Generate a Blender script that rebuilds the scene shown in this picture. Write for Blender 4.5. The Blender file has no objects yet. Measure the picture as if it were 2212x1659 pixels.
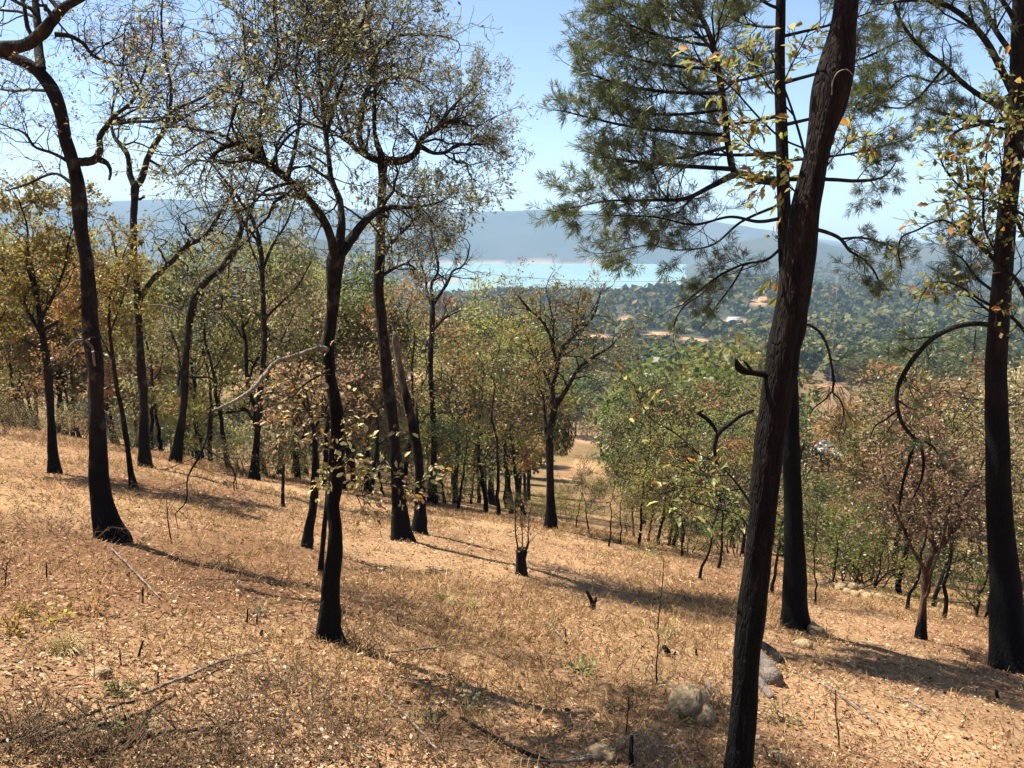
import bpy, math, random
import numpy as np
from mathutils import Vector

random.seed(11)
rng = np.random.default_rng(11)
SC = bpy.context.scene
COL = SC.collection
R = math.radians

# ------------------------------------------------------------------ camera
EYE = np.array([0.0, 0.0, 2.4])
F = 1736.0                 # focal length in units of a 2212 x 1659 picture
PITCH = R(10.6)
CP, SP = math.cos(PITCH), math.sin(PITCH)
cam = bpy.data.cameras.new("camera")
cam.sensor_width = 36.0
cam.lens = 36.0 * F / 2212.0
cam.clip_start = 0.05
cam.clip_end = 40000
camo = bpy.data.objects.new("camera", cam)
camo.location = EYE
camo.rotation_euler = (math.pi / 2 - PITCH, 0, 0)
COL.objects.link(camo)
SC.camera = camo

# ------------------------------------------------------------------ light
SUN_AZ = R(-66.0)          # clockwise from +Y
SUN_EL = R(61.0)
world = bpy.data.worlds.new("World")
SC.world = world
world.use_nodes = True
wn = world.node_tree
wn.nodes.clear()
sky = wn.nodes.new("ShaderNodeTexSky")
sky.sky_type = 'NISHITA'
sky.sun_disc = False
sky.sun_elevation = SUN_EL
sky.sun_rotation = SUN_AZ
sky.altitude = 1800
sky.air_density = 1.0
sky.dust_density = 2.2
sky.ozone_density = 1.6
bg = wn.nodes.new("ShaderNodeBackground")
bg.inputs[1].default_value = 0.072
wo = wn.nodes.new("ShaderNodeOutputWorld")
wn.links.new(sky.outputs[0], bg.inputs[0])
wn.links.new(bg.outputs[0], wo.inputs[0])
sl = bpy.data.lights.new("sun", 'SUN')
sl.energy = 5.0
sl.angle = R(0.53)
sl.color = (1.0, 0.94, 0.85)
slo = bpy.data.objects.new("sun", sl)
sdir = Vector((math.sin(SUN_AZ) * math.cos(SUN_EL), math.cos(SUN_AZ) * math.cos(SUN_EL), math.sin(SUN_EL)))
slo.rotation_euler = (-sdir).to_track_quat('-Z', 'Y').to_euler()
slo.location = (0, 0, 60)
COL.objects.link(slo)
vs = SC.view_settings
vs.view_transform = 'Standard'
vs.look = 'None'
vs.exposure = 1.53
vs.gamma = 1.0
vs.use_curve_mapping = False
cy = SC.cycles
cy.max_bounces = 6
cy.diffuse_bounces = 2
cy.glossy_bounces = 2
cy.transmission_bounces = 3
cy.transparent_max_bounces = 4
cy.volume_bounces = 0
cy.use_denoising = True
cy.denoiser = 'OPENIMAGEDENOISE'
cy.denoising_prefilter = 'ACCURATE'
cy.sample_clamp_indirect = 6
cy.caustics_reflective = False
cy.caustics_refractive = False

# ------------------------------------------------------------------ noise and terrain
def _hash(ix, iy, s):
    n = (ix * 374761393 + iy * 668265263 + s * 974634777) & 0x7fffffff
    n = ((n ^ (n >> 13)) * 1274126177) & 0x7fffffff
    n = (n ^ (n >> 16)) & 0xffffff
    return n / float(0xffffff)

def vnoise(x, y, s=0):
    x = np.asarray(x, float); y = np.asarray(y, float)
    ix = np.floor(x).astype(np.int64); iy = np.floor(y).astype(np.int64)
    fx = x - ix; fy = y - iy
    fx = fx * fx * (3 - 2 * fx); fy = fy * fy * (3 - 2 * fy)
    a = _hash(ix, iy, s); b = _hash(ix + 1, iy, s); c = _hash(ix, iy + 1, s); d = _hash(ix + 1, iy + 1, s)
    return (a + (b - a) * fx) * (1 - fy) + (c + (d - c) * fx) * fy

def fbm(x, y, s=0, o=4):
    v = 0; a = 0.5
    for k in range(o):
        v = v + a * (vnoise(x, y, s + k * 7) - 0.5); x = x * 2.03 + 3.1; y = y * 2.03 + 1.7; a *= 0.5
    return v

def sstep(a, b, x):
    t = np.clip((x - a) / (b - a), 0, 1)
    return t * t * (3 - 2 * t)

LAKE_Z = 2.4 - 150.0
_py = np.array([-400, -60, -15, 0, 21, 25, 30, 40, 60, 100, 150, 300, 600, 1000, 1600, 1900, 2200, 9000], float)
_pz = np.array([60, 14, 4.0, 0, -5.67, -6.9, -8.7, -12.1, -18.6, -30.5, -42, -57.6, -77, -92, -121, -143, -162, -166], float)
_ys = np.concatenate([np.arange(-60, 130, 0.5), np.geomspace(130, 9000, 500)])
_ex = np.interp(_ys, _py, _pz) + 0.27 * _ys
_k = np.ones(9) / 9.0
_exs = _ex.copy()
_exs[60:380] = np.convolve(_ex, _k, 'same')[60:380]
_exs[400:-20] = np.convolve(_ex, _k, 'same')[400:-20]

def z_of_py(py, dist):
    """height of something seen at picture row py, at a distance in metres along the view"""
    v = (py - 829.5) / F
    return EYE[2] + dist * (-SP - v * CP) / (CP - v * SP)

_faz = np.array([-1.5, -0.7, -0.5, -0.42, -0.35, -0.25, -0.1, -0.06, 0.0, 0.03, 0.06, 0.09, 0.14, 0.2, 0.28, 0.4, 0.7, 1.5])
_fpy = np.array([470, 452, 436, 430, 436, 452, 456, 457, 456, 453, 456, 455, 456, 462, 490, 530, 540, 540])
_haz = np.array([-1, 0.15, 0.19, 0.22, 0.26, 0.33, 0.38, 0.43, 0.48, 0.54, 0.6, 0.7, 1.5])
_hpy = np.array([640, 640, 590, 560, 530, 510, 528, 545, 535, 517, 524, 512, 505])

def H(x, y):
    x = np.asarray(x, float); y = np.asarray(y, float)
    az = np.clip(x / np.maximum(y, 4.0), -1.4, 1.4)
    yc = np.interp(az, [-.64, -.3, 0, .3, .64], [38, 27, 26, 24, 21])
    yy = y * (1 + (24 / yc - 1) * np.exp(-np.maximum(y, 0) / 90))
    z = -0.27 * y + np.interp(yy, _ys, _exs)
    w = np.interp(y, [45, 110, 420], [1, .45, 0])
    z = z - 0.17 * 60 * np.tanh(x / 60) * w
    # valley swell
    far = sstep(60, 400, y)
    z = z + far * (fbm(x / 160., y / 160., 3) * 26)
    z = z + 30 * np.exp(-((x - 310) / 150.) ** 2 - ((y - 1080) / 230.) ** 2)
    z = z + 12 * np.exp(-((x + 60) / 90.) ** 2 - ((y - 420) / 120.) ** 2)
    # land to the right of the lake
    t = sstep(.18, .30, az) * sstep(1300, 1900, y)
    z = z * (1 - t) + t * (2.4 - 122 + fbm(x / 300., y / 300., 5) * 30)
    # headland on the left shore
    z = z + 112 * np.exp(-((x + 640) / 300.) ** 2 - ((y - 2600) / 420.) ** 2)
    z = z + sstep(-.10, -.3, az) * sstep(1500, 2200, y) * 45
    # hills to the right and the far plateau
    hz = z_of_py(np.interp(az, _haz, _hpy), 3300.)
    bump = np.maximum(hz - (2.4 - 125), 0) * np.exp(-((y - 3300) / 620.) ** 2) * sstep(.16, .24, az)
    z = z + bump * (1 + 0.25 * fbm(x / 240., y / 240., 9))
    ft = z_of_py(np.interp(az, _faz, _fpy), 5600.)
    ramp = sstep(3880, 5600, y)
    z = z * (1 - ramp) + ramp * ft + ramp * (1 - sstep(5200, 5600, y)) * fbm(x / 420., y / 420., 12) * 190
    # near roughness
    nr = 1 - sstep(30, 90, y)
    z = z + nr * (fbm(x * .45, y * .45, 21, 3) * .30 + fbm(x * 2.1, y * 2.1, 23, 3) * .085)
    return z

def unproj(px, py, Y):
    u = (px - 1106) / F; v = (py - 829.5) / F
    d = np.array([u, CP - v * SP, -SP - v * CP])
    return EYE + d * (Y / d[1])

def ground_at(px, py, y0=2.0, y1=3500.):
    u = (px - 1106) / F; v = (py - 829.5) / F
    d = np.array([u, CP - v * SP, -SP - v * CP])
    ys = np.geomspace(y0, y1, 4000)
    P = EYE[None] + d[None] / d[1] * ys[:, None]
    g = P[:, 2] - H(P[:, 0], P[:, 1])
    i = np.argmax(g < 0) if (g < 0).any() else len(ys) - 1
    return P[i]

def gpt(x, y):
    return np.array([x, y, float(H(x, y))])

def py_of(p):
    d = np.asarray(p, float) - EYE
    f = d[..., 1] * CP - d[..., 2] * SP; dn = -d[..., 1] * SP - d[..., 2] * CP
    return 829.5 + F * dn / f, 1106 + F * d[..., 0] / f

def col_of(px, Y):
    return (px - 1106) / F * Y / (CP - 0.1 * SP)

# ------------------------------------------------------------------ materials
def newmat(name):
    m = bpy.data.materials.new(name); m.use_nodes = True
    nt = m.node_tree; nt.nodes.clear()
    return m, nt, nt.nodes, nt.links

def N(nt, typ, **kw):
    n = nt.nodes.new(typ)
    for k, v in kw.items():
        setattr(n, k, v)
    return n

def ramp(nt, stops):
    n = nt.nodes.new("ShaderNodeValToRGB")
    e = n.color_ramp.elements
    while len(e) < len(stops): e.new(0.5)
    for k, (p, c) in enumerate(stops):
        e[k].position = p; e[k].color = (*c, 1)
    return n

def mixc(nt, a, b, f, blend='MIX'):
    n = nt.nodes.new("ShaderNodeMix"); n.data_type = 'RGBA'; n.blend_type = blend
    for s, v in ((n.inputs[0], f), (n.inputs[6], a), (n.inputs[7], b)):
        if hasattr(v, 'links') or isinstance(v, bpy.types.NodeSocket): nt.links.new(v, s)
        else: s.default_value = v if isinstance(v, (int, float)) else (*v, 1)
    return n.outputs[2]

def mat_bark(name, c1, c2, lichen=None, scale=9.0, charcol=(.0055, .005, .005), stretch=.28, bump=.6):
    m, nt, n, l = newmat(name)
    tc = N(nt, "ShaderNodeTexCoord"); mp = N(nt, "ShaderNodeMapping"); mp.inputs[3].default_value = (1, 1, stretch)
    l.new(tc.outputs[3], mp.inputs[0])
    no = N(nt, "ShaderNodeTexNoise"); no.inputs['Scale'].default_value = scale; no.inputs['Detail'].default_value = 6
    l.new(mp.outputs[0], no.inputs['Vector'])
    vo = N(nt, "ShaderNodeTexVoronoi", feature='DISTANCE_TO_EDGE'); vo.inputs['Scale'].default_value = scale * 1.7
    wn_ = N(nt, "ShaderNodeTexNoise"); wn_.inputs['Scale'].default_value = scale * .8; wn_.inputs['Detail'].default_value = 3
    l.new(mp.outputs[0], wn_.inputs['Vector'])
    va = N(nt, "ShaderNodeVectorMath", operation='MULTIPLY_ADD'); va.inputs[1].default_value = (3.2 / scale,) * 3
    l.new(wn_.outputs['Color'], va.inputs[0]); l.new(mp.outputs[0], va.inputs[2])
    l.new(va.outputs[0], vo.inputs['Vector'])
    r1 = ramp(nt, [(.32, c1), (.68, c2)]); l.new(no.outputs[0], r1.inputs[0])
    c = r1.outputs[0]
    if lichen:
        n2 = N(nt, "ShaderNodeTexNoise"); n2.inputs['Scale'].default_value = 5; n2.inputs['Detail'].default_value = 5
        l.new(tc.outputs[3], n2.inputs['Vector'])
        r2 = ramp(nt, [(.56, (0, 0, 0)), (.66, (1, 1, 1))]); l.new(n2.outputs[0], r2.inputs[0])
        c = mixc(nt, c, lichen, r2.outputs[0])
    at = N(nt, "ShaderNodeAttribute", attribute_name='char')
    c = mixc(nt, c, charcol, at.outputs['Fac'])
    rc = ramp(nt, [(.0, (.35, .35, .35)), (.22, (1, 1, 1))]); l.new(vo.outputs['Distance'], rc.inputs[0])
    c = mixc(nt, c, rc.outputs[0], .45, 'MULTIPLY')
    bp = N(nt, "ShaderNodeBump"); bp.inputs['Strength'].default_value = bump; bp.inputs['Distance'].default_value = .03
    ad = N(nt, "ShaderNodeMath", operation='ADD')
    l.new(no.outputs[0], ad.inputs[0]); l.new(rc.outputs[0], ad.inputs[1]); l.new(ad.outputs[0], bp.inputs['Height'])
    b = N(nt, "ShaderNodeBsdfPrincipled"); b.inputs['Roughness'].default_value = .92
    b.inputs['Specular IOR Level'].default_value = .15
    l.new(c, b.inputs['Base Color']); l.new(bp.outputs[0], b.inputs['Normal'])
    o = N(nt, "ShaderNodeOutputMaterial"); l.new(b.outputs[0], o.inputs[0])
    return m

def mat_leaf(name, second=(.30, .225, .075), dry=(.27, .15, .07), trans=.56, gloss=.015, stops=(.66, .80, .92)):
    """base colour comes from the object's own colour; every leaf carries a tint of its own"""
    m, nt, n, l = newmat(name)
    oi = N(nt, "ShaderNodeObjectInfo")
    at = N(nt, "ShaderNodeAttribute", attribute_name='tint')
    br = ramp(nt, [(0, (.55, .55, .55)), (.5, (1.0, 1.0, 1.0)), (.6, (1.35, 1.3, 1.1)), (1, (1, 1, 1))]); l.new(at.outputs['Fac'], br.inputs[0])
    c = mixc(nt, oi.outputs['Color'], br.outputs[0], 1.0, 'MULTIPLY')
    f1 = ramp(nt, [(stops[0], (0, 0, 0)), (stops[1], (1, 1, 1))]); l.new(at.outputs['Fac'], f1.inputs[0])
    c = mixc(nt, c, second, f1.outputs[0])
    f2 = ramp(nt, [(stops[2], (0, 0, 0)), (min(stops[2] + .05, 1), (1, 1, 1))]); l.new(at.outputs['Fac'], f2.inputs[0])
    c = mixc(nt, c, dry, f2.outputs[0])
    d = N(nt, "ShaderNodeBsdfDiffuse"); l.new(c, d.inputs[0])
    t = N(nt, "ShaderNodeBsdfTranslucent"); l.new(c, t.inputs[0])
    mx = N(nt, "ShaderNodeMixShader"); mx.inputs[0].default_value = trans
    l.new(d.outputs[0], mx.inputs[1]); l.new(t.outputs[0], mx.inputs[2])
    g = N(nt, "ShaderNodeBsdfGlossy"); g.inputs['Roughness'].default_value = .38; g.inputs[0].default_value = (1, 1, 1, 1)
    m2 = N(nt, "ShaderNodeMixShader"); m2.inputs[0].default_value = gloss
    l.new(mx.outputs[0], m2.inputs[1]); l.new(g.outputs[0], m2.inputs[2])
    o = N(nt, "ShaderNodeOutputMaterial"); l.new(m2.outputs[0], o.inputs[0])
    return m

def mat_tint(name, stops, trans=.25):
    m, nt, n, l = newmat(name)
    at = N(nt, "ShaderNodeAttribute", attribute_name='tint')
    r = ramp(nt, stops); l.new(at.outputs['Fac'], r.inputs[0])
    d = N(nt, "ShaderNodeBsdfDiffuse"); l.new(r.outputs[0], d.inputs[0])
    t = N(nt, "ShaderNodeBsdfTranslucent"); l.new(r.outputs[0], t.inputs[0])
    mx = N(nt, "ShaderNodeMixShader"); mx.inputs[0].default_value = trans
    l.new(d.outputs[0], mx.inputs[1]); l.new(t.outputs[0], mx.inputs[2])
    o = N(nt, "ShaderNodeOutputMaterial"); l.new(mx.outputs[0], o.inputs[0])
    return m

def mat_simple(name, c1, c2, scale=4, rough=.9, bump=.3, detail=6, spec=.2, crack=None, dist=.05):
    m, nt, n, l = newmat(name)
    tc = N(nt, "ShaderNodeTexCoord")
    no = N(nt, "ShaderNodeTexNoise"); no.inputs['Scale'].default_value = scale; no.inputs['Detail'].default_value = detail
    l.new(tc.outputs[3], no.inputs['Vector'])
    r = ramp(nt, [(.35, c1), (.65, c2)]); l.new(no.outputs[0], r.inputs[0])
    c = r.outputs[0]
    n3 = N(nt, "ShaderNodeTexNoise"); n3.inputs['Scale'].default_value = scale * 7; n3.inputs['Detail'].default_value = 4
    l.new(tc.outputs[3], n3.inputs['Vector'])
    r3 = ramp(nt, [(.3, (.6, .6, .6)), (.7, (1.2, 1.2, 1.2))]); l.new(n3.outputs[0], r3.inputs[0])
    c = mixc(nt, c, r3.outputs[0], .7, 'MULTIPLY')
    b = N(nt, "ShaderNodeBsdfPrincipled"); b.inputs['Roughness'].default_value = rough
    b.inputs['Specular IOR Level'].default_value = spec
    bp = N(nt, "ShaderNodeBump"); bp.inputs['Strength'].default_value = bump; bp.inputs['Distance'].default_value = dist
    l.new(n3.outputs[0], bp.inputs['Height'])
    l.new(c, b.inputs['Base Color']); l.new(bp.outputs[0], b.inputs['Normal'])
    o = N(nt, "ShaderNodeOutputMaterial"); l.new(b.outputs[0], o.inputs[0])
    return m

M = {}
M['oak'] = mat_bark('oak_bark', (.009, .0075, .0065), (.030, .024, .020), lichen=(.065, .058, .044))
M['moss'] = mat_bark('mossy_oak_bark', (.013, .011, .008), (.045, .036, .026), lichen=(.07, .058, .025))
M['pine'] = mat_bark('pine_bark', (.005, .0042, .0036), (.027, .0175, .0125), scale=13, stretch=.22, bump=.9)
M['red'] = mat_bark('peeling_red_bark', (.045, .027, .018), (.17, .10, .062), scale=9)
M['dead'] = mat_bark('dead_wood', (.12, .095, .07), (.30, .25, .19), scale=8, stretch=.2)
M['twig'] = mat_bark('twig_bark', (.018, .014, .012), (.05, .039, .032), scale=20)
M['charwood'] = mat_bark('charred_wood', (.006, .0055, .0055), (.02, .018, .017), scale=12)
M['stalk'] = mat_bark('dry_stalk', (.09, .06, .035), (.24, .165, .095), scale=14)
M['leaf'] = mat_leaf('oak_leaf')
M['leafolive'] = mat_leaf('olive_leaf', second=(.27, .25, .115), dry=(.26, .175, .09), stops=(.6, .78, .93))
M['leafgreen'] = mat_leaf('green_leaf', second=(.20, .19, .05), dry=(.28, .17, .07), stops=(.72, .84, .93))
M['leafdry'] = mat_leaf('dry_leaf', second=(.42, .27, .16), dry=(.20, .15, .05), stops=(.45, .6, .85))
M['needle'] = mat_leaf('pine_needle', second=(.16, .16, .05), dry=(.26, .16, .07), trans=.4, gloss=.03, stops=(.70, .85, .955))
M['forest'] = mat_leaf('forest_leaf', second=(.15, .14, .05), dry=(.20, .135, .07), trans=.2, gloss=.0, stops=(.35, .8, .86))
M['litter'] = mat_tint('leaf_litter', [(0, (.03, .015, .009)), (.22, (.13, .064, .034)), (.5, (.33, .18, .10)), (.75, (.44, .275, .155)), (.93, (.51, .37, .205)), (1, (.60, .49, .31))])
M['straw'] = mat_tint('dry_straw', [(0, (.12, .06, .03)), (.35, (.27, .16, .075)), (.65, (.40, .26, .12)), (1, (.54, .40, .19))], trans=.35)
M['stone'] = mat_simple('stone', (.20, .135, .07), (.42, .31, .17), scale=3, bump=.9)
M['adobe'] = mat_simple('adobe', (.48, .27, .13), (.60, .36, .18), scale=1.2)
M['plaster'] = mat_simple('plaster', (.62, .58, .50), (.74, .70, .63), scale=1)
M['tin'] = mat_simple('tin_roof', (.30, .30, .30), (.42, .42, .41), scale=.6, rough=.5, spec=.4)
M['tile'] = mat_simple('clay_roof', (.32, .14, .08), (.42, .20, .11), scale=2)
M['dark'] = mat_simple('dark_opening', (.02, .018, .016), (.04, .035, .03), scale=2)
M['cable'] = mat_simple('cable', (.10, .10, .105), (.16, .16, .165), scale=1, rough=.5)

# ------------------------------------------------------------------ mesh helpers
def mkmesh(name, V, Q, smooth=False, fattr=None, vattr=None):
    me = bpy.data.meshes.new(name)
    V = np.ascontiguousarray(V, np.float32); Q = np.ascontiguousarray(Q, np.int32)
    k = Q.shape[1]
    me.vertices.add(len(V)); me.vertices.foreach_set('co', V.ravel())
    me.loops.add(Q.size); me.loops.foreach_set('vertex_index', Q.ravel())
    me.polygons.add(len(Q)); me.polygons.foreach_set('loop_start', np.arange(0, Q.size, k, dtype=np.int32))
    if smooth: me.polygons.foreach_set('use_smooth', np.ones(len(Q), bool))
    for nm, a in (fattr or {}).items():
        t = me.attributes.new(nm, 'FLOAT', 'FACE'); t.data.foreach_set('value', np.ascontiguousarray(a, np.float32))
    for nm, a in (vattr or {}).items():
        a = np.asarray(a)
        if a.ndim == 1:
            t = me.attributes.new(nm, 'FLOAT', 'POINT'); t.data.foreach_set('value', np.ascontiguousarray(a, np.float32))
        else:
            t = me.attributes.new(nm, 'FLOAT_COLOR', 'POINT'); t.data.foreach_set('color', np.ascontiguousarray(a, np.float32).ravel())
    me.update(calc_edges=True)
    return me

def obj(name, me, mat, parent=None, loc=None, color=None):
    if mat is not None and len(me.materials) == 0: me.materials.append(M[mat] if isinstance(mat, str) else mat)
    o = bpy.data.objects.new(name, me); COL.objects.link(o)
    if parent is not None: o.parent = parent
    if loc is not None: o.location = loc
    if color is not None: o.color = (*color, 1)
    if name == 'branchwork': o['kind'] = 'stuff'
    return o

def tag(o, label, cat=None, group=None, kind=None):
    o['label'] = label
    if cat: o['category'] = cat
    if group: o['group'] = group
    if kind: o['kind'] = kind
    return o

def thing(name, label, cat, loc, group=None, rz=0, s=1):
    o = bpy.data.objects.new(name, None); COL.objects.link(o)
    o.location = loc; o.rotation_euler = (0, 0, rz); o.scale = (s, s, s)
    o.empty_display_size = .2
    return tag(o, label, cat, group)

def copy_tree(root, loc, rz, s, color=None, sz=None):
    r = root.copy(); COL.objects.link(r)
    r.location = loc; r.rotation_euler = (0, 0, rz); r.scale = (s, s, sz or s)
    for ch in root.children:
        c = ch.copy(); COL.objects.link(c); c.parent = r
        if color is not None and ch.name.startswith('crown'): c.color = (*color, 1)
    return r

def unit(a):
    return a / np.maximum(np.linalg.norm(a, axis=-1, keepdims=True), 1e-9)

def tube_mesh(name, tubes, rough=0.0, char=None, smooth=True):
    """tubes: list of (points n x 3, radii n, sides)"""
    groups = {}
    for P, r, s in tubes:
        groups.setdefault((len(P), s), []).append((P, r))
    VV, QQ, off = [], [], 0
    for (n, s), lst in groups.items():
        P = np.array([a for a, _ in lst], float); rr = np.array([b for _, b in lst], float)
        T = unit(np.gradient(P, axis=1))
        mean = np.abs(unit(P[:, -1] - P[:, 0])[:, 2])
        ref = np.where(mean[:, None] > .75, np.array([[1., 0, 0]]), np.array([[0., 0, 1]]))
        A = unit(np.cross(T, ref[:, None, :])); B = np.cross(T, A)
        an = np.arange(s) * 2 * np.pi / s
        rad = np.repeat(rr[:, :, None], s, 2)
        if rough > 0:
            idx = np.arange(n)[None, :, None] * 1.0
            seg = np.linalg.norm(np.diff(P, axis=1), axis=2).mean(axis=1)[:, None, None]
            h = idx * seg
            base = rr.max(axis=1)[:, None, None]
            ox = np.arange(len(lst))[:, None, None] * 17.3
            aa = an[None, None, :] / (2 * np.pi)
            hb = h / np.maximum(base, .01)
            warp = (vnoise(aa * 5 + ox, hb * .12, 33) - .5) * .16
            nz = fbm((aa + warp) * 6 + ox, hb * .09 + ox, 31, 3)
            nz2 = (vnoise((aa + warp) * 16 + ox, hb * .2 + ox * .7, 37) - .5) + .7 * (vnoise((aa + warp) * 30 + ox, hb * .9, 39) - .5)
            rad = rad * (1 + rough * 1.5 * nz + rough * .8 * nz2)
        V = P[:, :, None, :] + rad[..., None] * (np.cos(an)[None, None, :, None] * A[:, :, None, :] + np.sin(an)[None, None, :, None] * B[:, :, None, :])
        m = len(lst)
        ti, i, j = np.meshgrid(np.arange(m), np.arange(n - 1), np.arange(s), indexing='ij')
        b0 = off + (ti * n + i) * s
        j1 = (j + 1) % s
        Q = np.stack([b0 + j, b0 + j1, b0 + s + j1, b0 + s + j], -1).reshape(-1, 4)
        VV.append(V.reshape(-1, 3)); QQ.append(Q); off += m * n * s
    V = np.concatenate(VV); Q = np.concatenate(QQ)
    va = {'char': char(V)} if char is not None else None
    return mkmesh(name, V, Q, smooth, vattr=va)

def leaf_arrays(P, D, size, droop=.25, wide=.5, up=.35):
    n = len(P)
    D = unit(D + rng.normal(0, .5, (n, 3)) + np.array([0, 0, -droop]))
    nr = rng.normal(0, 1, (n, 3)); nr[:, 2] = np.abs(nr[:, 2]) + up
    S = unit(np.cross(D, nr)); U = np.cross(S, D)
    size = np.broadcast_to(size, (n,))[:, None]
    w = size * wide * rng.uniform(.75, 1.2, (n, 1))
    cup = size * rng.uniform(.02, .16, (n, 1))
    a = P; b = P + D * size * .5 + S * w * .5 + U * cup; c = P + D * size; d = P + D * size * .5 - S * w * .5 + U * cup
    V = np.stack([a, b, c, d], 1).reshape(-1, 3)
    Q = np.arange(4 * n).reshape(-1, 4)
    return V, Q

def spline(P, n):
    P = np.asarray(P, float)
    if len(P) == 2:
        t = np.linspace(0, 1, n)[:, None]; return P[0] * (1 - t) + P[1] * t
    d = np.concatenate([[0], np.cumsum(np.linalg.norm(np.diff(P[:, :3], axis=0), axis=1) + 1e-6)])
    T = np.gradient(P, d, axis=0)
    t = np.linspace(0, d[-1], n)
    k = np.clip(np.searchsorted(d, t, side='right') - 1, 0, len(P) - 2)
    h = (d[k + 1] - d[k])[:, None]; s = ((t - d[k])[:, None]) / h
    p0, p1, m0, m1 = P[k], P[k + 1], T[k] * h, T[k + 1] * h
    return (2 * s**3 - 3 * s**2 + 1) * p0 + (s**3 - 2 * s**2 + s) * m0 + (-2 * s**3 + 3 * s**2) * p1 + (s**3 - s**2) * m1

def rv():
    return Vector((random.gauss(0, 1), random.gauss(0, 1), random.gauss(0, 1)))

class Wood:
    """collects twigs and the places where leaves sit"""
    def __init__(s):
        s.tubes = []; s.ends = []
    def grow(s, p, d, L, r, lev, wig=.28, up=.03, seg=.16, nch=(0, 4, 4, 3), ang=(.5, 1.25), rmin=.0022, sides=None, ratio=(.4, .72)):
        n = max(2, min((2, 4, 7, 12)[min(lev, 3)], int(L / seg))); st = L / n
        pts = [p.copy()]; rad = [r]; ds = [d]
        for i in range(n):
            d = (d + rv() * wig + Vector((0, 0, up))).normalized()
            p = p + d * st
            pts.append(p); rad.append(max(r * (1 - .72 * (i + 1) / n), rmin)); ds.append(d)
        s.tubes.append((np.array([tuple(q) for q in pts]), np.array(rad), sides or (6 if r > .03 else 4 if r > .015 else 3)))
        if lev > 0:
            c = nch[min(lev, len(nch) - 1)]
            for k in range(c):
                t = (k + random.random()) / c * .8 + .2
                i = min(n, max(1, int(round(t * n))))
                dd = ds[i]
                q = dd.cross(rv()).normalized()
                a = random.uniform(*ang)
                nd = (dd * math.cos(a) + q * math.sin(a)).normalized()
                s.grow(pts[i], nd, L * random.uniform(*ratio) * (1.15 - .4 * t), max(rad[i] * .62, rmin), lev - 1, wig, up, seg, nch, ang, rmin, sides, ratio)
        if lev <= 1:
            m = max(0, n - 4) if lev == 1 else 0
            for i in range(m, n):
                s.ends.append((*pts[i], *pts[i + 1], i / n))
    def along(s, P, rad, t0, t1, n, L, lev, upb=.5, **kw):
        """side branches along a limb path"""
        m = len(P)
        for k in range(n):
            t = t0 + (t1 - t0) * (k + random.random()) / n
            i = min(m - 2, int(t * (m - 1)))
            d = Vector(P[i + 1] - P[i]).normalized()
            q = d.cross(rv()).normalized()
            q = (q + Vector((0, 0, upb))).normalized()
            a = random.uniform(.55, 1.3)
            nd = (d * math.cos(a) + q * math.sin(a)).normalized()
            s.grow(Vector(P[i]), nd, L * random.uniform(.5, 1.15) * (1.1 - .5 * (t - t0) / max(t1 - t0, .01)), max(min(rad[i] * .5, .012 + L * .013), .004), lev, **kw)
    def leaves(s, n, size, sig=.02, pick=1.0, where=None, **kw):
        E = np.array(s.ends)
        if where is not None: E = E[where(E)]
        if pick < 1: E = E[rng.random(len(E)) < pick]
        if len(E) == 0: return None
        i = rng.integers(0, len(E), n)
        t = rng.random((n, 1)); e = E[i]
        P = e[:, 0:3] * (1 - t) + e[:, 3:6] * t + rng.normal(0, sig, (n, 3))
        D = unit(e[:, 3:6] - e[:, 0:3])
        return leaf_arrays(P, D, rng.uniform(.6, 1.25, n) * size, **kw)
    def clumps(s, n, size, per=55, rad=.27, **kw):
        E = np.array(s.ends); m = max(20, n // per)
        c = E[rng.integers(0, len(E), m)]
        i = rng.integers(0, m, n)
        cr = rng.uniform(.5, 1.3, (m, 1)) * rad
        off = rng.normal(0, 1, (n, 3)) * cr[i] * np.array([1.1, 1.1, .7])
        P = c[i, 3:6] + off
        D = unit(c[i, 3:6] - c[i, 0:3]) + unit(off) * .8
        V, Q = leaf_arrays(P, D, rng.uniform(.6, 1.25, n) * size, **kw)
        return V, Q, np.clip(rng.random(m)[i] * .75 + rng.random(n) * .35 - .05, 0, 1)
    def needles(s, n_per, length, width=.006, spread=.55, tip=.45):
        """tufts at the twig ends"""
        E = np.array(s.ends)
        E = E[E[:, 6] > tip]
        i = np.repeat(np.arange(len(E)), n_per); e = E[i]
        n = len(e); t = rng.random((n, 1))
        P = e[:, 0:3] * (1 - t) + e[:, 3:6] * t
        D = unit(e[:, 3:6] - e[:, 0:3])
        D = unit(D * 1.0 + rng.normal(0, spread, (n, 3)) + np.array([0, 0, .05]))
        L = length * rng.uniform(.6, 1.15, (n, 1))
        S = unit(np.cross(D, rng.normal(0, 1, (n, 3)))) * width * .5
        dr = np.zeros((n, 3)); dr[:, 2] = -L[:, 0] * rng.uniform(.0, .16, n)
        mid = P + D * L * .55
        tip = P + D * L + dr
        V = np.stack([P - S * .6, mid - S, tip, mid + S], 1).reshape(-1, 3)
        return V, np.arange(4 * n).reshape(-1, 4)

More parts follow.
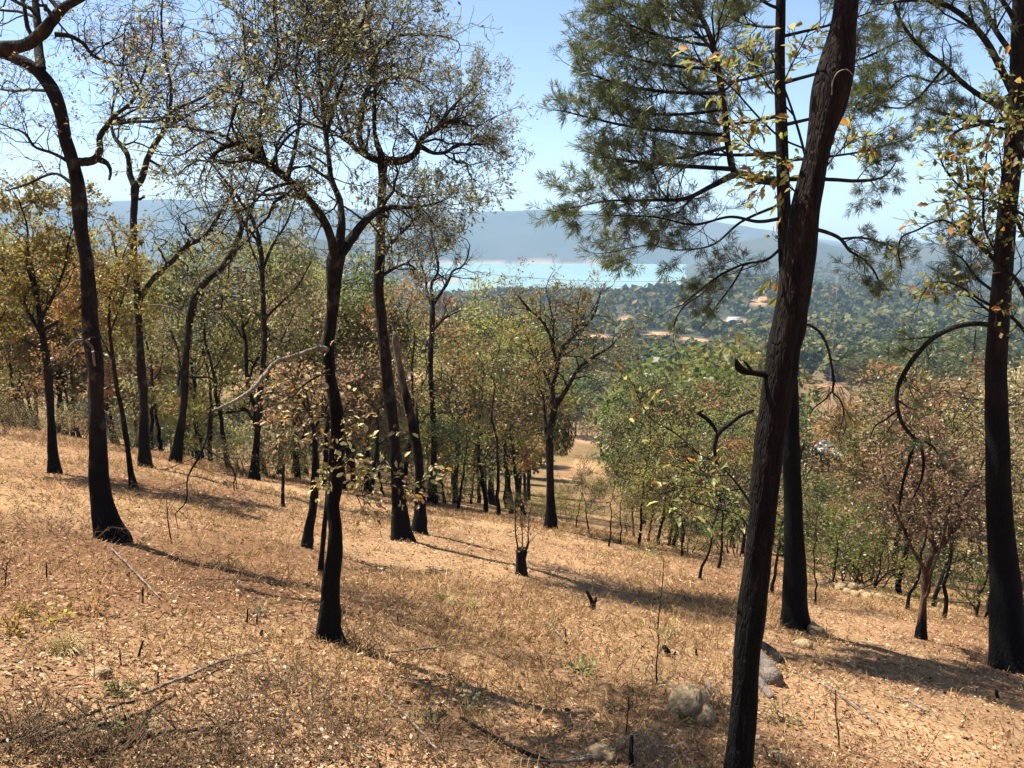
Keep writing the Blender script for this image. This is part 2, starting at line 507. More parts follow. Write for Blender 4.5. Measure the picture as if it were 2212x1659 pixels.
def limb_path(pts, Y0, dY=0.0, curve=0.0, jit=.0, step=14.):
    """pts: (px, py, width px[, extra depth m]) -> points, radii"""
    n0 = len(pts); P = []; ra = []
    for k, q in enumerate(pts):
        t = k / max(n0 - 1, 1)
        Y = Y0 + dY * t + curve * math.sin(math.pi * t) + (q[3] if len(q) > 3 else 0)
        p = unproj(q[0], q[1], Y); P.append(p)
        ra.append(q[2] * .43 / F * float(np.dot(p - EYE, [0, CP, -SP])))
    P = np.array(P); ra = np.array(ra)
    Lpx = sum(math.hypot(pts[k + 1][0] - pts[k][0], pts[k + 1][1] - pts[k][1]) for k in range(n0 - 1))
    n = max(4, int(Lpx / step))
    A = spline(np.hstack([P, ra[:, None]]), n)
    X, rr = A[:, :3], np.clip(A[:, 3], max(ra.min() * .9, .0025), ra.max())
    if jit > 0:
        m = max(4, n // 7)
        j = np.cumsum(rng.normal(0, 1, (m, 3)), axis=0)
        j = j - np.linspace(0, 1, m)[:, None] * j[-1]
        j = spline(j, n) if m > 2 else 0
        X = X + j * jit * 2.4 * rr.mean()
    return X, rr

def char_fn(z0, hgt, amount=1.0):
    def f(V):
        h = V[:, 2] - z0
        nz = fbm(V[:, 0] * 3 + V[:, 1] * 2.3, V[:, 2] * 1.7, 51, 3) * 2.2
        return np.clip(amount * (1 - (h / hgt + nz * .55)) * 1.6, 0, 1)
    return f

# ------------------------------------------------------------------ the setting
CLEAR = [(1290, 728, 70), (1420, 722, 60), (1500, 733, 60), (1285, 950, 80), (1228, 1035, 40), (1262, 1005, 50), (535, 840, 60), (560, 900, 35), (955, 690, 60),
         (900, 815, 70), (1790, 835, 45), (1585, 690, 45), (480, 800, 50), (1640, 655, 30), (1350, 690, 30), (2100, 1310, 40)]

def build_ground():
    cx, cyy = 0.0, -6.0
    an = np.concatenate([np.linspace(-R(45), R(45), 330), np.linspace(R(46), 2 * math.pi - R(46), 62)[1:-1]])
    rr = np.geomspace(.6, 9400, 370)
    A, RR = np.meshgrid(an, rr, indexing='xy')
    X = cx + RR * np.sin(A); Y = cyy + RR * np.cos(A)
    Z = H(X, Y)
    n, m = X.shape
    V = np.stack([X, Y, Z], -1).reshape(-1, 3)
    i, j = np.meshgrid(np.arange(n - 1), np.arange(m), indexing='ij'); j1 = (j + 1) % m
    Q = np.stack([i * m + j, i * m + j1, (i + 1) * m + j1, (i + 1) * m + j], -1).reshape(-1, 4)
    x, y, z = V.T
    c = np.array
    k = np.clip(fbm(x * .22, y * .22, 71) * 2.6 + .45, 0, 1)[:, None]
    near = c([.18, .095, .052]) * (1 - k) + c([.34, .215, .115]) * k
    k2 = np.clip(fbm(x / 30, y / 30, 73) * 2.6 + .5, 0, 1)[:, None]
    mid = c([.26, .155, .08]) * (1 - k2) + c([.15, .105, .05]) * k2
    k3 = np.clip(fbm(x / 300, y / 300, 75) * 2.4 + .5, 0, 1)[:, None]
    farc = c([.03, .045, .028]) * (1 - k3) + c([.06, .06, .04]) * k3
    t1 = sstep(40, 85, y)[:, None]; t2 = sstep(230, 480, y)[:, None]
    col = near * (1 - t1) + mid * t1
    col = col * (1 - t2) + farc * t2
    for (px, py, w) in CLEAR:
        p = ground_at(px, py, 30.)
        d = np.linalg.norm(p - EYE); ra = w * .5 / F * d
        al = max(ra * 1.4, 6)
        e = np.exp(-((((x - p[0]) / ra) ** 2 + ((y - p[1]) / al) ** 2) ** 2))[:, None]
        e = np.clip(e * 1.3, 0, 1)
        col = col * (1 - e) + c([.42, .235, .13]) * e
    sand = (sstep(LAKE_Z + 9, LAKE_Z + 3, z) * sstep(1500, 1900, y) * (1 - sstep(.10, .16, x / np.maximum(y, 1))))[:, None]
    col = col * (1 - sand * .7) + c([.40, .32, .25]) * sand * .7
    col = np.hstack([np.clip(col, 0, 1), np.ones((len(col), 1))])
    me = mkmesh('ground', V, Q, True, vattr={'Col': col})
    m_, nt, nn, l = newmat('ground')
    at = N(nt, "ShaderNodeAttribute", attribute_name='Col')
    tc = N(nt, "ShaderNodeTexCoord")
    n1 = N(nt, "ShaderNodeTexNoise"); n1.inputs['Scale'].default_value = 14; n1.inputs['Detail'].default_value = 8; n1.inputs['Roughness'].default_value = .75
    n2 = N(nt, "ShaderNodeTexNoise"); n2.inputs['Scale'].default_value = .35; n2.inputs['Detail'].default_value = 6
    l.new(tc.outputs[3], n1.inputs['Vector']); l.new(tc.outputs[3], n2.inputs['Vector'])
    r1 = ramp(nt, [(.3, (.25, .22, .2)), (.5, (.9, .9, .9)), (.72, (1.6, 1.6, 1.5))]); l.new(n1.outputs[0], r1.inputs[0])
    r2 = ramp(nt, [(.3, (.7, .7, .7)), (.7, (1.25, 1.25, 1.25))]); l.new(n2.outputs[0], r2.inputs[0])
    cc = mixc(nt, at.outputs['Color'], r1.outputs[0], .85, 'MULTIPLY')
    cc = mixc(nt, cc, r2.outputs[0], .8, 'MULTIPLY')
    bp = N(nt, "ShaderNodeBump"); bp.inputs['Strength'].default_value = .7; bp.inputs['Distance'].default_value = .04
    l.new(n1.outputs[0], bp.inputs['Height'])
    b = N(nt, "ShaderNodeBsdfDiffuse"); l.new(cc, b.inputs[0]); l.new(bp.outputs[0], b.inputs['Normal'])
    o = N(nt, "ShaderNodeOutputMaterial"); l.new(b.outputs[0], o.inputs[0])
    g = obj('ground', me, m_)
    tag(g, 'leaf covered hillside falling away to the wooded valley and far hills', kind='structure')

build_ground()

def build_lake():
    V = np.array([[-3800, 1500, LAKE_Z], [3800, 1500, LAKE_Z], [3800, 4700, LAKE_Z], [-3800, 4700, LAKE_Z]], float)
    me = mkmesh('lake', V, np.array([[0, 1, 2, 3]]))
    m_, nt, nn, l = newmat('milky_water')
    tc = N(nt, "ShaderNodeTexCoord")
    n1 = N(nt, "ShaderNodeTexNoise"); n1.inputs['Scale'].default_value = .004; n1.inputs['Detail'].default_value = 3
    l.new(tc.outputs[3], n1.inputs['Vector'])
    r = ramp(nt, [(.35, (.145, .245, .225)), (.65, (.175, .28, .255))]); l.new(n1.outputs[0], r.inputs[0])
    b = N(nt, "ShaderNodeBsdfPrincipled"); b.inputs['Roughness'].default_value = .35
    b.inputs['Specular IOR Level'].default_value = .25
    l.new(r.outputs[0], b.inputs['Base Color'])
    o = N(nt, "ShaderNodeOutputMaterial"); l.new(b.outputs[0], o.inputs[0])
    tag(obj('lake', me, m_), 'pale turquoise lake below the blue hills', kind='structure')

build_lake()

def build_haze():
    x0, x1, y0, y1, z0, z1 = -9600, 9600, -9600, 9600, -190, 330
    V = [(x, y, z) for z in (z0, z1) for y in (y0, y1) for x in (x0, x1)]
    Q = [(0, 2, 3, 1), (4, 5, 7, 6), (0, 1, 5, 4), (2, 6, 7, 3), (0, 4, 6, 2), (1, 3, 7, 5)]
    me = mkmesh('haze', np.array(V, float), np.array(Q))
    m_, nt, nn, l = newmat('haze_air')
    v = N(nt, "ShaderNodeVolumePrincipled")
    v.inputs['Color'].default_value = (.50, .74, 1.0, 1)
    v.inputs['Density'].default_value = .00014
    v.inputs['Anisotropy'].default_value = .0
    o = N(nt, "ShaderNodeOutputMaterial"); l.new(v.outputs[0], o.inputs['Volume'])
    m_.cycles.homogeneous_volume = True
    h = obj('haze', me, m_)
    tag(h, 'pale blue haze in the valley air', kind='stuff')
build_haze()

# ------------------------------------------------------------------ near trees
OLIVE = (.185, .175, .065); YGREEN = (.26, .25, .065); RUST = (.29, .17, .07); GREEN = (.11, .17, .045); PINKBROWN = (.33, .21, .13)
TAN = (.29, .235, .12); DKGREEN = (.05, .085, .025); GOLD = (.33, .24, .06)

def near_tree(name, label, base, trunk, limbs, bark='oak', char_h=2.2, leaf=None, cat='tree', group=None, limb_bark=None, twig='twig',
              sides=18, rough=.40, seed=0, sink=.25, Y=None, char_amt=1.0, single=0):
    random.seed(1000 + seed)
    g = ground_at(*base) if Y is None else unproj(base[0], base[1], Y)
    if Y is not None: g[2] = float(H(g[0], g[1]))
    Y0 = g[1]
    root = thing(name, label, cat, tuple(g), group)
    cf = char_fn(0.0, char_h, char_amt) if char_h else None
    X, rr = limb_path(trunk, Y0, step=7, jit=.02)
    X[0, 2] = min(X[0, 2], g[2] - sink)
    hh = X[:, 2] - g[2]; rr = rr * (1 + .22 * np.exp(-np.maximum(hh, 0) / (2.2 * rr[0])))
    X = np.vstack([X, X[-1:]]); rr = np.append(rr, .002)
    X = X - g
    obj('trunk', tube_mesh('trunk', [(X, rr, sides)], rough, cf), bark, root)
    W = Wood(); pine = False
    for lb in limbs:
        P, r2 = limb_path(lb['p'], Y0 + lb.get('y0', 0), lb.get('dY', 0), lb.get('curve', 0), lb.get('jit', .12), step=9)
        P = P - g
        if not lb.get('hide'):
            obj(lb.get('name', 'limb'), tube_mesh('limb', [(P, r2, 9 if r2.max() > .03 else 6)], rough * .8, None if lb.get('bark') == 'dead' else cf), lb.get('bark', limb_bark or bark), root)
        if lb.get('tw'):
            n, L, lev = lb['tw'][:3]; t0, t1 = (lb['tw'] + (.25, 1.0))[3:5]
            W.along(P, r2, t0, t1, n, L, lev, **lb.get('kw', {}))
            d = Vector(P[-1] - P[-2]).normalized()
            kw = dict(lb.get('kw', {})); kw.pop('upb', None)
            W.grow(Vector(P[-1]), d, L * .7, max(r2[-1] * .9, .005), max(lev - 1, 0), **kw)
    if W.tubes:
        bwk = obj('branchwork', tube_mesh('branchwork', W.tubes), twig, root); bwk['kind'] = 'stuff'
    if leaf and W.ends:
        n, size, color, mat = leaf[:4]
        kw = leaf[4] if len(leaf) > 4 else {}
        if mat == 'needle':
            V, Q = W.needles(n, size, **kw)
        else:
            V, Q = W.leaves(n, size, **kw)
        if single: V, Q = single_leaves(V, Q, root, color, single, g, .62 if kw.get('wide', .5) > .5 else .40)
        if len(Q):
            t = rng.random(len(Q))
            cr = obj('crown', mkmesh('crown', V, Q, fattr={'tint': t}), mat, root, color=color)
            cr['kind'] = 'stuff'
    return root, W, g

from mathutils import Matrix
LEAFSHAPES = []
def leaf_shapes():
    for k, (lob, curl) in enumerate([(.10, .10), (.16, .18), (.06, -.05), (.13, .25)]):
        ys = np.array([0, .12, .3, .45, .62, .78, 1.0]); w = np.array([.03, .20, .42, .36, .48, .30, .0]) * (1 - lob * np.array([0, 0, 0, 1, 0, 1, 0]))
        V = []; Q = []
        for y, ww in zip(ys, w):
            z = curl * (y - y * y) * 1.2
            V += [(-ww, y, z + ww * .28), (0, y, z), (ww, y, z + ww * .28)]
        for i in range(len(ys) - 1):
            a = i * 3
            Q += [(a, a + 1, a + 4, a + 3), (a + 1, a + 2, a + 5, a + 4)]
        LEAFSHAPES.append(mkmesh('leaf', np.array(V), np.array(Q), True, fattr={'tint': np.full(len(Q), .5)}))
leaf_shapes()
def single_leaves(V, Q, root, color, count, g, wid=.62):
    L4 = V.reshape(-1, 4, 3)
    size = np.linalg.norm(L4[:, 2] - L4[:, 0], axis=1) / np.linalg.norm(L4[:, 0] + g - EYE, axis=1)
    u = (L4[:, 0] + g - EYE)
    order = np.argsort(-size)[:count]
    mask = np.ones(len(L4), bool); mask[order] = False
    for i in order:
        a, b, c, d = L4[i]
        D = c - a; ln = np.linalg.norm(D); D = D / ln
        S = unit(b - d); U = np.cross(S, D)
        k = random.randrange(4)
        sw = ln * wid * random.uniform(.8, 1.15)
        m = Matrix(((S[0] * sw, D[0] * ln, U[0] * ln, a[0]), (S[1] * sw, D[1] * ln, U[1] * ln, a[1]), (S[2] * sw, D[2] * ln, U[2] * ln, a[2]), (0, 0, 0, 1)))
        x = random.random(); f = random.uniform(.7, 1.25)
        cc = color if x < .66 else (.40, .30, .08) if x < .82 else (.42, .20, .05) if x < .92 else (.24, .13, .07)
        o = obj('leaf', LEAFSHAPES[k], 'leaf', root, color=tuple(q * f for q in cc))
        o.matrix_local = m
    W_ = L4[mask].reshape(-1, 3)
    return W_, np.arange(len(W_)).reshape(-1, 4)

K1 = dict(wig=.34, up=.03, seg=.13, nch=(0, 3, 4, 3))
K2 = dict(wig=.40, up=.02, seg=.12, nch=(0, 3, 4, 4))

# big oak at the left
near_tree('oak_tree', 'thick dark oak at the left, its trunk curving out of frame at top left', (240, 1165),
    [(248, 1178, 66), (234, 1140, 52), (224, 1106, 46), (216, 1040, 42), (213, 986, 41), (208, 886, 39), (207, 786, 39), (200, 720, 38), (193, 620, 35), (188, 553, 34), (178, 500, 36), (172, 420, 39), (168, 385, 36), (158, 345, 33), (143, 300, 32), (132, 240, 33), (112, 186, 35), (78, 145, 30), (35, 123, 26), (0, 110, 25), (-50, 85, 22), (-120, 30, 15), (-200, -60, 6)],
    [dict(p=[(88, 150, 22), (85, 110, 20), (84, 60, 19), (78, 0, 17), (70, -90, 12), (40, -220, 6)], dY=.8, tw=(9, 1.5, 3), kw=K1, bark='moss'),
     dict(p=[(-40, 100, 22), (10, 102, 32), (60, 98, 31), (100, 73, 32), (122, 43, 28), (145, 15, 24), (185, -8, 21), (240, -60, 15), (290, -160, 8)], y0=-.5, dY=-.6, tw=(10, 1.5, 3), kw=K1, bark='moss'),
     dict(p=[(172, 350, 20), (200, 347, 19), (216, 330, 17), (215, 300, 16), (232, 272, 14), (250, 248, 12), (272, 232, 10), (290, 212, 9), (300, 188, 7), (312, 155, 6), (330, 90, 4)], dY=-.7, tw=(13, 1.25, 3, .4, 1), kw=K2, bark='moss'),
     dict(p=[(210, 345, 16), (228, 352, 12), (238, 372, 8), (236, 388, 6)], dY=-.3),
     dict(p=[(247, 267, 10), (293, 262, 9), (343, 259, 8), (380, 236, 7), (433, 213, 6), (477, 187, 5), (520, 143, 3)], y0=-.4, dY=-1.2, tw=(12, 1.2, 3), kw=K2),
     dict(p=[(120, 75, 12), (150, 78, 11), (180, 95, 10), (200, 120, 9), (225, 132, 7), (260, 142, 5), (300, 130, 3)], dY=.8, tw=(12, 1.1, 3), kw=K2, bark='moss'),
     dict(p=[(150, 350, 10), (110, 330, 8), (75, 318, 7), (55, 290, 6), (20, 275, 4), (-20, 262, 3)], dY=-.6, tw=(8, 1.0, 3), kw=K2),
     dict(p=[(155, 395, 9), (120, 375, 7), (60, 398, 6), (15, 412, 4)], dY=.8, tw=(6, .9, 2), kw=K2),
     dict(p=[(118, 200, 10), (70, 195, 8), (30, 197, 6), (-20, 190, 4)], dY=1.2, tw=(6, 1.0, 3), kw=K2),
     dict(p=[(205, 790, 6), (190, 740, 6), (170, 735, 5), (140, 760, 4), (105, 790, 2)], y0=-.25, dY=-.4, bark='dead', tw=(5, .45, 2, .2, 1), kw=K2, name='dead_twig'),
     ],
    leaf=(2600, .055, RUST, 'leaf', dict(pick=.5)), seed=1)

# slim oak behind it
near_tree('oak_tree', 'straight slim oak forking into a Y just right of the thick left oak', (313, 1010),
    [(314, 1016, 28), (312, 960, 23), (310, 886, 22), (303, 753, 20), (298, 670, 19), (293, 603, 19), (289, 553, 18), (288, 490, 17), (290, 433, 17), (293, 400, 18), (296, 392, 12)],
    [dict(p=[(291, 400, 15), (283, 383, 14), (274, 333, 13), (258, 310, 12), (247, 297, 10), (240, 277, 8), (242, 230, 6), (262, 160, 5), (270, 60, 3)], dY=.8, tw=(12, 1.6, 3), kw=K2),
     dict(p=[(295, 400, 15), (307, 383, 16), (320, 340, 15), (337, 310, 14), (357, 283, 13), (366, 245, 11), (370, 200, 9), (358, 130, 7), (350, 50, 5), (355, -40, 3)], dY=-.6, tw=(16, 1.7, 3), kw=K2),
     dict(p=[(297, 653, 13), (320, 613, 14), (350, 580, 14), (377, 556, 13), (400, 530, 13), (443, 507, 11), (467, 473, 9), (478, 455, 7), (500, 420, 4)], dY=-1., tw=(12, 1.4, 3, .3, 1), kw=K2),
     dict(p=[(322, 345, 7), (345, 360, 5), (366, 380, 3)], dY=-.5),
     dict(p=[(358, 275, 9), (395, 255, 8), (430, 235, 7), (480, 205, 5), (530, 150, 3)], dY=1.2, tw=(12, 1.5, 3), kw=K2),
     dict(p=[(300, 432, 6), (312, 426, 5)], dY=-.1),
     dict(p=[(292, 630, 8), (270, 600, 7), (255, 560, 6), (240, 500, 4)], dY=1., tw=(6, 1.1, 3), kw=K2)],
    leaf=(2200, .06, RUST, 'leaf', dict(pick=.5)), seed=2)

# curved oak
near_tree('oak_tree', 'oak with a strongly bowed dark trunk bending right, left of the central oak', (381, 998),
    [(378, 1002, 25), (384, 960, 21), (390, 920, 20), (397, 853, 19), (400, 786, 18), (406, 720, 18), (413, 670, 20), (427, 630, 20), (450, 603, 18), (477, 580, 17), (497, 553, 16), (513, 520, 14), (522, 490, 12), (515, 460, 9), (500, 420, 6), (470, 380, 4)],
    [dict(p=[(415, 668, 9), (435, 640, 8), (470, 628, 7), (480, 640, 6), (477, 672, 4)], dY=-.6, tw=(4, .8, 2), kw=K2),
     dict(p=[(497, 555, 11), (520, 500, 9), (545, 450, 7), (560, 390, 5), (600, 330, 3)], dY=.8, tw=(10, 1.5, 3), kw=K2),
     dict(p=[(395, 858, 8), (385, 840, 8), (390, 800, 7), (380, 740, 5), (360, 700, 3)], dY=1.0, tw=(6, 1.1, 3), kw=K2),
     dict(p=[(410, 690, 6), (370, 665, 5), (320, 660, 5), (290, 668, 4)], dY=-.5, bark='dead', name='dead_twig')],
    leaf=(2600, .065, TAN, 'leaf', dict(pick=.7)), seed=3)
near_tree('leaning_trunk', 'charred leaning trunk crossing behind the bowed oak', (421, 975),
    [(424, 980, 16), (418, 962, 15), (393, 913, 14), (363, 870, 12), (333, 843, 9), (300, 820, 6), (270, 780, 4)],
    [dict(p=[(363, 870, 8), (340, 860, 6), (330, 880, 4)], tw=(6, .6, 2), kw=K2)], bark='charwood', char_h=3, seed=4, leaf=(350, .06, (.12, .07, .05), 'leafdry'))
near_tree('oak_tree', 'thin charred oak leaning left beside the thick left oak', (287, 1055),
    [(290, 1060, 18), (284, 1030, 14), (273, 953, 13), (263, 886, 12), (253, 846, 11), (245, 780, 9), (235, 700, 7), (240, 620, 5)],
    [dict(p=[(245, 780, 6), (225, 740, 5), (200, 690, 4), (190, 640, 3)], dY=.6, tw=(8, .9, 3), kw=K2),
     dict(p=[(238, 720, 6), (260, 660, 4), (280, 590, 3)], dY=-.4, tw=(8, .9, 3), kw=K2)], seed=5, leaf=(1800, .065, GOLD, 'leaf'))
# leafy oak at the far left
near_tree('oak_tree', 'yellow and rust leaved oak with a thin trunk at the left edge', (117, 1022),
    [(120, 1030, 27), (117, 1005, 23), (114, 950, 20), (110, 886, 19), (104, 786, 18), (95, 736, 16), (88, 690, 14), (80, 640, 12), (70, 580, 8), (55, 520, 5)],
    [dict(p=[(96, 736, 10), (70, 690, 9), (40, 640, 8), (10, 590, 6), (-20, 520, 4)], dY=.6, tw=(16, 1.4, 3, .15, 1), kw=K1),
     dict(p=[(88, 690, 9), (115, 640, 8), (140, 580, 6), (150, 520, 4), (170, 460, 3)], dY=-.8, tw=(16, 1.4, 3, .15, 1), kw=K1),
     dict(p=[(80, 640, 8), (60, 560, 7), (60, 490, 5), (40, 430, 3)], dY=-.8, tw=(14, 1.3, 3, .15, 1), kw=K1),
     dict(p=[(100, 760, 8), (60, 740, 7), (20, 720, 5), (-20, 700, 3)], dY=-.6, tw=(10, 1.2, 3), kw=K1),
     dict(p=[(92, 715, 8), (150, 680, 7), (200, 640, 5), (250, 600, 4), (270, 540, 3)], dY=.6, tw=(14, 1.3, 3), kw=K1)],
    leaf=(19000, .075, (.27, .22, .055), 'leaf', dict(wide=.6)), seed=6)
# slim oak right of the bowed one
near_tree('oak_tree', 'slim upright oak in front of the thicket, a metre left of the grey dead bough', (550, 1036),
    [(549, 1042, 24), (551, 1000, 18), (557, 920, 16), (563, 836, 15), (570, 753, 15), (568, 653, 13), (564, 590, 12), (562, 540, 11), (540, 467, 9), (513, 427, 8), (480, 383, 7), (460, 358, 5), (430, 330, 3)],
    [dict(p=[(563, 840, 9), (585, 800, 8), (595, 760, 6), (625, 700, 4)], dY=.5, tw=(8, 1.1, 3), kw=K2),
     dict(p=[(566, 600, 8), (555, 520, 7), (520, 470, 6), (500, 400, 5), (510, 330, 3)], dY=.8, tw=(12, 1.4, 3), kw=K2),
     dict(p=[(565, 590, 8), (590, 530, 7), (620, 480, 5), (640, 420, 3)], dY=-.7, tw=(10, 1.3, 3), kw=K2),
     dict(p=[(568, 690, 7), (610, 650, 6), (640, 620, 5), (670, 570, 3)], dY=-.6, tw=(10, 1.3, 3), kw=K2)],
    leaf=(8200, .065, (.20, .195, .075), 'leafolive'), seed=7)

# central oak
croot, CW, cg = near_tree('oak_tree', 'crooked black oak nearest the centre, its trunk forking into three boughs', (714, 1382),
    [(712, 1392, 62), (711, 1360, 47), (713, 1310, 42), (716, 1250, 40), (722, 1190, 40), (722, 1130, 36), (716, 1090, 35), (722, 1040, 40), (726, 980, 40), (728, 930, 34), (724, 870, 33), (714, 810, 31), (708, 755, 32), (714, 700, 32), (720, 640, 34), (722, 590, 42), (725, 560, 46), (728, 545, 40)],
    [dict(p=[(722, 556, 27), (712, 520, 24), (698, 482, 22), (667, 433, 20), (617, 383, 19), (567, 343, 19), (540, 323, 19), (510, 311, 18), (483, 320, 13), (462, 335, 9), (445, 352, 5)], dY=-1., tw=(16, 1.15, 3, .35, 1), kw=K2),
     dict(p=[(727, 552, 24), (738, 480, 20), (733, 433, 17), (717, 393, 15), (710, 333, 13), (703, 267, 12), (697, 213, 10), (690, 130, 8), (700, 30, 6), (690, -70, 3)], dY=.8, tw=(22, 1.2, 3, .3, 1), kw=K1),
     dict(p=[(707, 290, 11), (725, 225, 10), (745, 170, 9), (765, 100, 7), (790, 20, 5), (800, -70, 3)], y0=.4, dY=-.6, tw=(18, 1.15, 3), kw=K1),
     dict(p=[(735, 552, 26), (757, 520, 24), (794, 473, 20), (820, 454, 17), (847, 447, 13), (887, 448, 9), (930, 442, 6), (965, 430, 3)], dY=1., tw=(14, 1.0, 3, .35, 1), kw=K2),
     dict(p=[(572, 345, 12), (560, 285, 10), (575, 200, 8), (600, 110, 6), (590, 20, 4), (600, -60, 3)], y0=-.8, dY=.3, tw=(18, 1.15, 3), kw=K1),
     dict(p=[(622, 385, 12), (640, 310, 10), (650, 230, 8), (640, 140, 6), (660, 50, 4), (670, -50, 3)], y0=-.6, dY=1., tw=(20, 1.15, 3), kw=K1),
     dict(p=[(520, 312, 9), (500, 270, 7), (520, 200, 6), (530, 120, 4), (525, 50, 3)], y0=-1, dY=-.4, tw=(12, 1.1, 3), kw=K1),
     dict(p=[(600, 370, 8), (600, 310, 6), (640, 270, 5), (690, 275, 5), (737, 290, 3)], y0=-.8, dY=.4, tw=(8, .9, 3), kw=K2),
     dict(p=[(704, 755, 13), (690, 752, 12), (640, 768, 12), (590, 785, 11), (570, 808, 12), (545, 838, 10), (500, 868, 8), (452, 890, 6), (446, 892, 4)], y0=-.15, dY=-.9, bark='dead', name='dead_bough', jit=.2),
     dict(p=[(455, 886, 6), (450, 915, 6), (448, 940, 5), (430, 985, 6), (405, 1030, 4), (398, 1090, 3), (378, 1110, 2)], y0=-1., dY=-.2, bark='twig', name='dead_twig', tw=(6, .45, 1), kw=K2),
     dict(p=[(440, 965, 5), (470, 985, 4), (495, 1000, 4), (508, 1030, 3), (512, 1060, 2)], y0=-1., dY=-.1, bark='twig', name='dead_twig'),
     dict(p=[(712, 800, 7), (660, 830, 5), (630, 860, 4)], y0=-.1, dY=-.6, tw=(6, .7, 2), kw=K2)],
    leaf=(13500, .05, (.225, .225, .115), 'leafolive', dict(where=lambda E: (E[:, 2] > 3.0) & (E[:, 0] > -2.6 + 1.2 * rng.random(len(E))), wide=.45)), seed=8, char_h=4.6)
# its epicormic sprouts with pale broad leaves
def sprouts(root, W0, g, spots, Y, size, nleaf, color, mat='leaf', name='sprout', L=.35, tw=3, cup=.3):
    W = Wood()
    for (px, py, dx, dz) in spots:
        p = Vector(unproj(px, py, Y) - g)
        for k in range(tw):
            d = (Vector((dx, -.3, dz)) + rv() * .6).normalized()
            W.grow(p, d, L * random.uniform(.6, 1.4), .006, 1, wig=.2, up=.03, seg=.08, nch=(0, 3))
    obj(name + '_stem', tube_mesh(name, W.tubes), 'twig', root)
    V, Q = W.leaves(nleaf, size, wide=.62, sig=.015)
    single_leaves(V, Q, root, color, nleaf, g)
PALE = (.62, .56, .26)
sprouts(croot, CW, cg, [(735, 1030, 1, .3), (740, 1000, 1, .5), (745, 1045, 1.2, .1), (780, 1050, 1, .1), (830, 1045, 1, .1), (865, 1050, 1, .1), (890, 1062, 1, 0), (805, 1020, 1, .3), (770, 1070, 1, -.1), (720, 1010, -.5, .5), (725, 975, .4, .6), (715, 1050, -.6, .2)], cg[1] - .35, .07, 300, PALE)
sprouts(croot, CW, cg, [(712, 900, -1, .4), (700, 930, -1, .1), (735, 930, 1, .4), (705, 870, -1, .3), (740, 900, .8, .5), (670, 880, -1, .3), (640, 900, -1, .3), (650, 860, -.6, .6), (680, 850, -.3, .8)], cg[1] - .2, .06, 300, (.44, .35, .18))
near_tree('charred_sapling', 'short charred sapling standing just left of the central oak foot', (693, 1248), [(693, 1254, 17), (694, 1220, 14), (697, 1172, 13), (702, 1120, 12), (705, 1080, 9), (704, 1060, 4)], [], bark='charwood', char_h=0, seed=9, cat='sapling')
near_tree('oak_tree', 'small charred oak with brown leaf sprays behind the central trunk', (664, 1184),
    [(663, 1190, 24), (667, 1150, 22), (676, 1100, 22), (680, 1040, 20), (682, 980, 17), (678, 930, 12), (670, 890, 8), (660, 840, 4)],
    [dict(p=[(681, 970, 7), (660, 930, 6), (640, 890, 4), (615, 850, 3)], dY=.4, tw=(9, .8, 2), kw=K1),
     dict(p=[(678, 930, 7), (700, 890, 6), (720, 850, 4), (750, 830, 3)], dY=.6, tw=(9, .8, 2), kw=K1),
     dict(p=[(672, 900, 6), (650, 860, 5), (640, 820, 3)], dY=-.5, tw=(9, .8, 2), kw=K1)], leaf=(1500, .075, PINKBROWN, 'leaf', dict(wide=.6)), seed=10, bark='charwood', char_h=0)

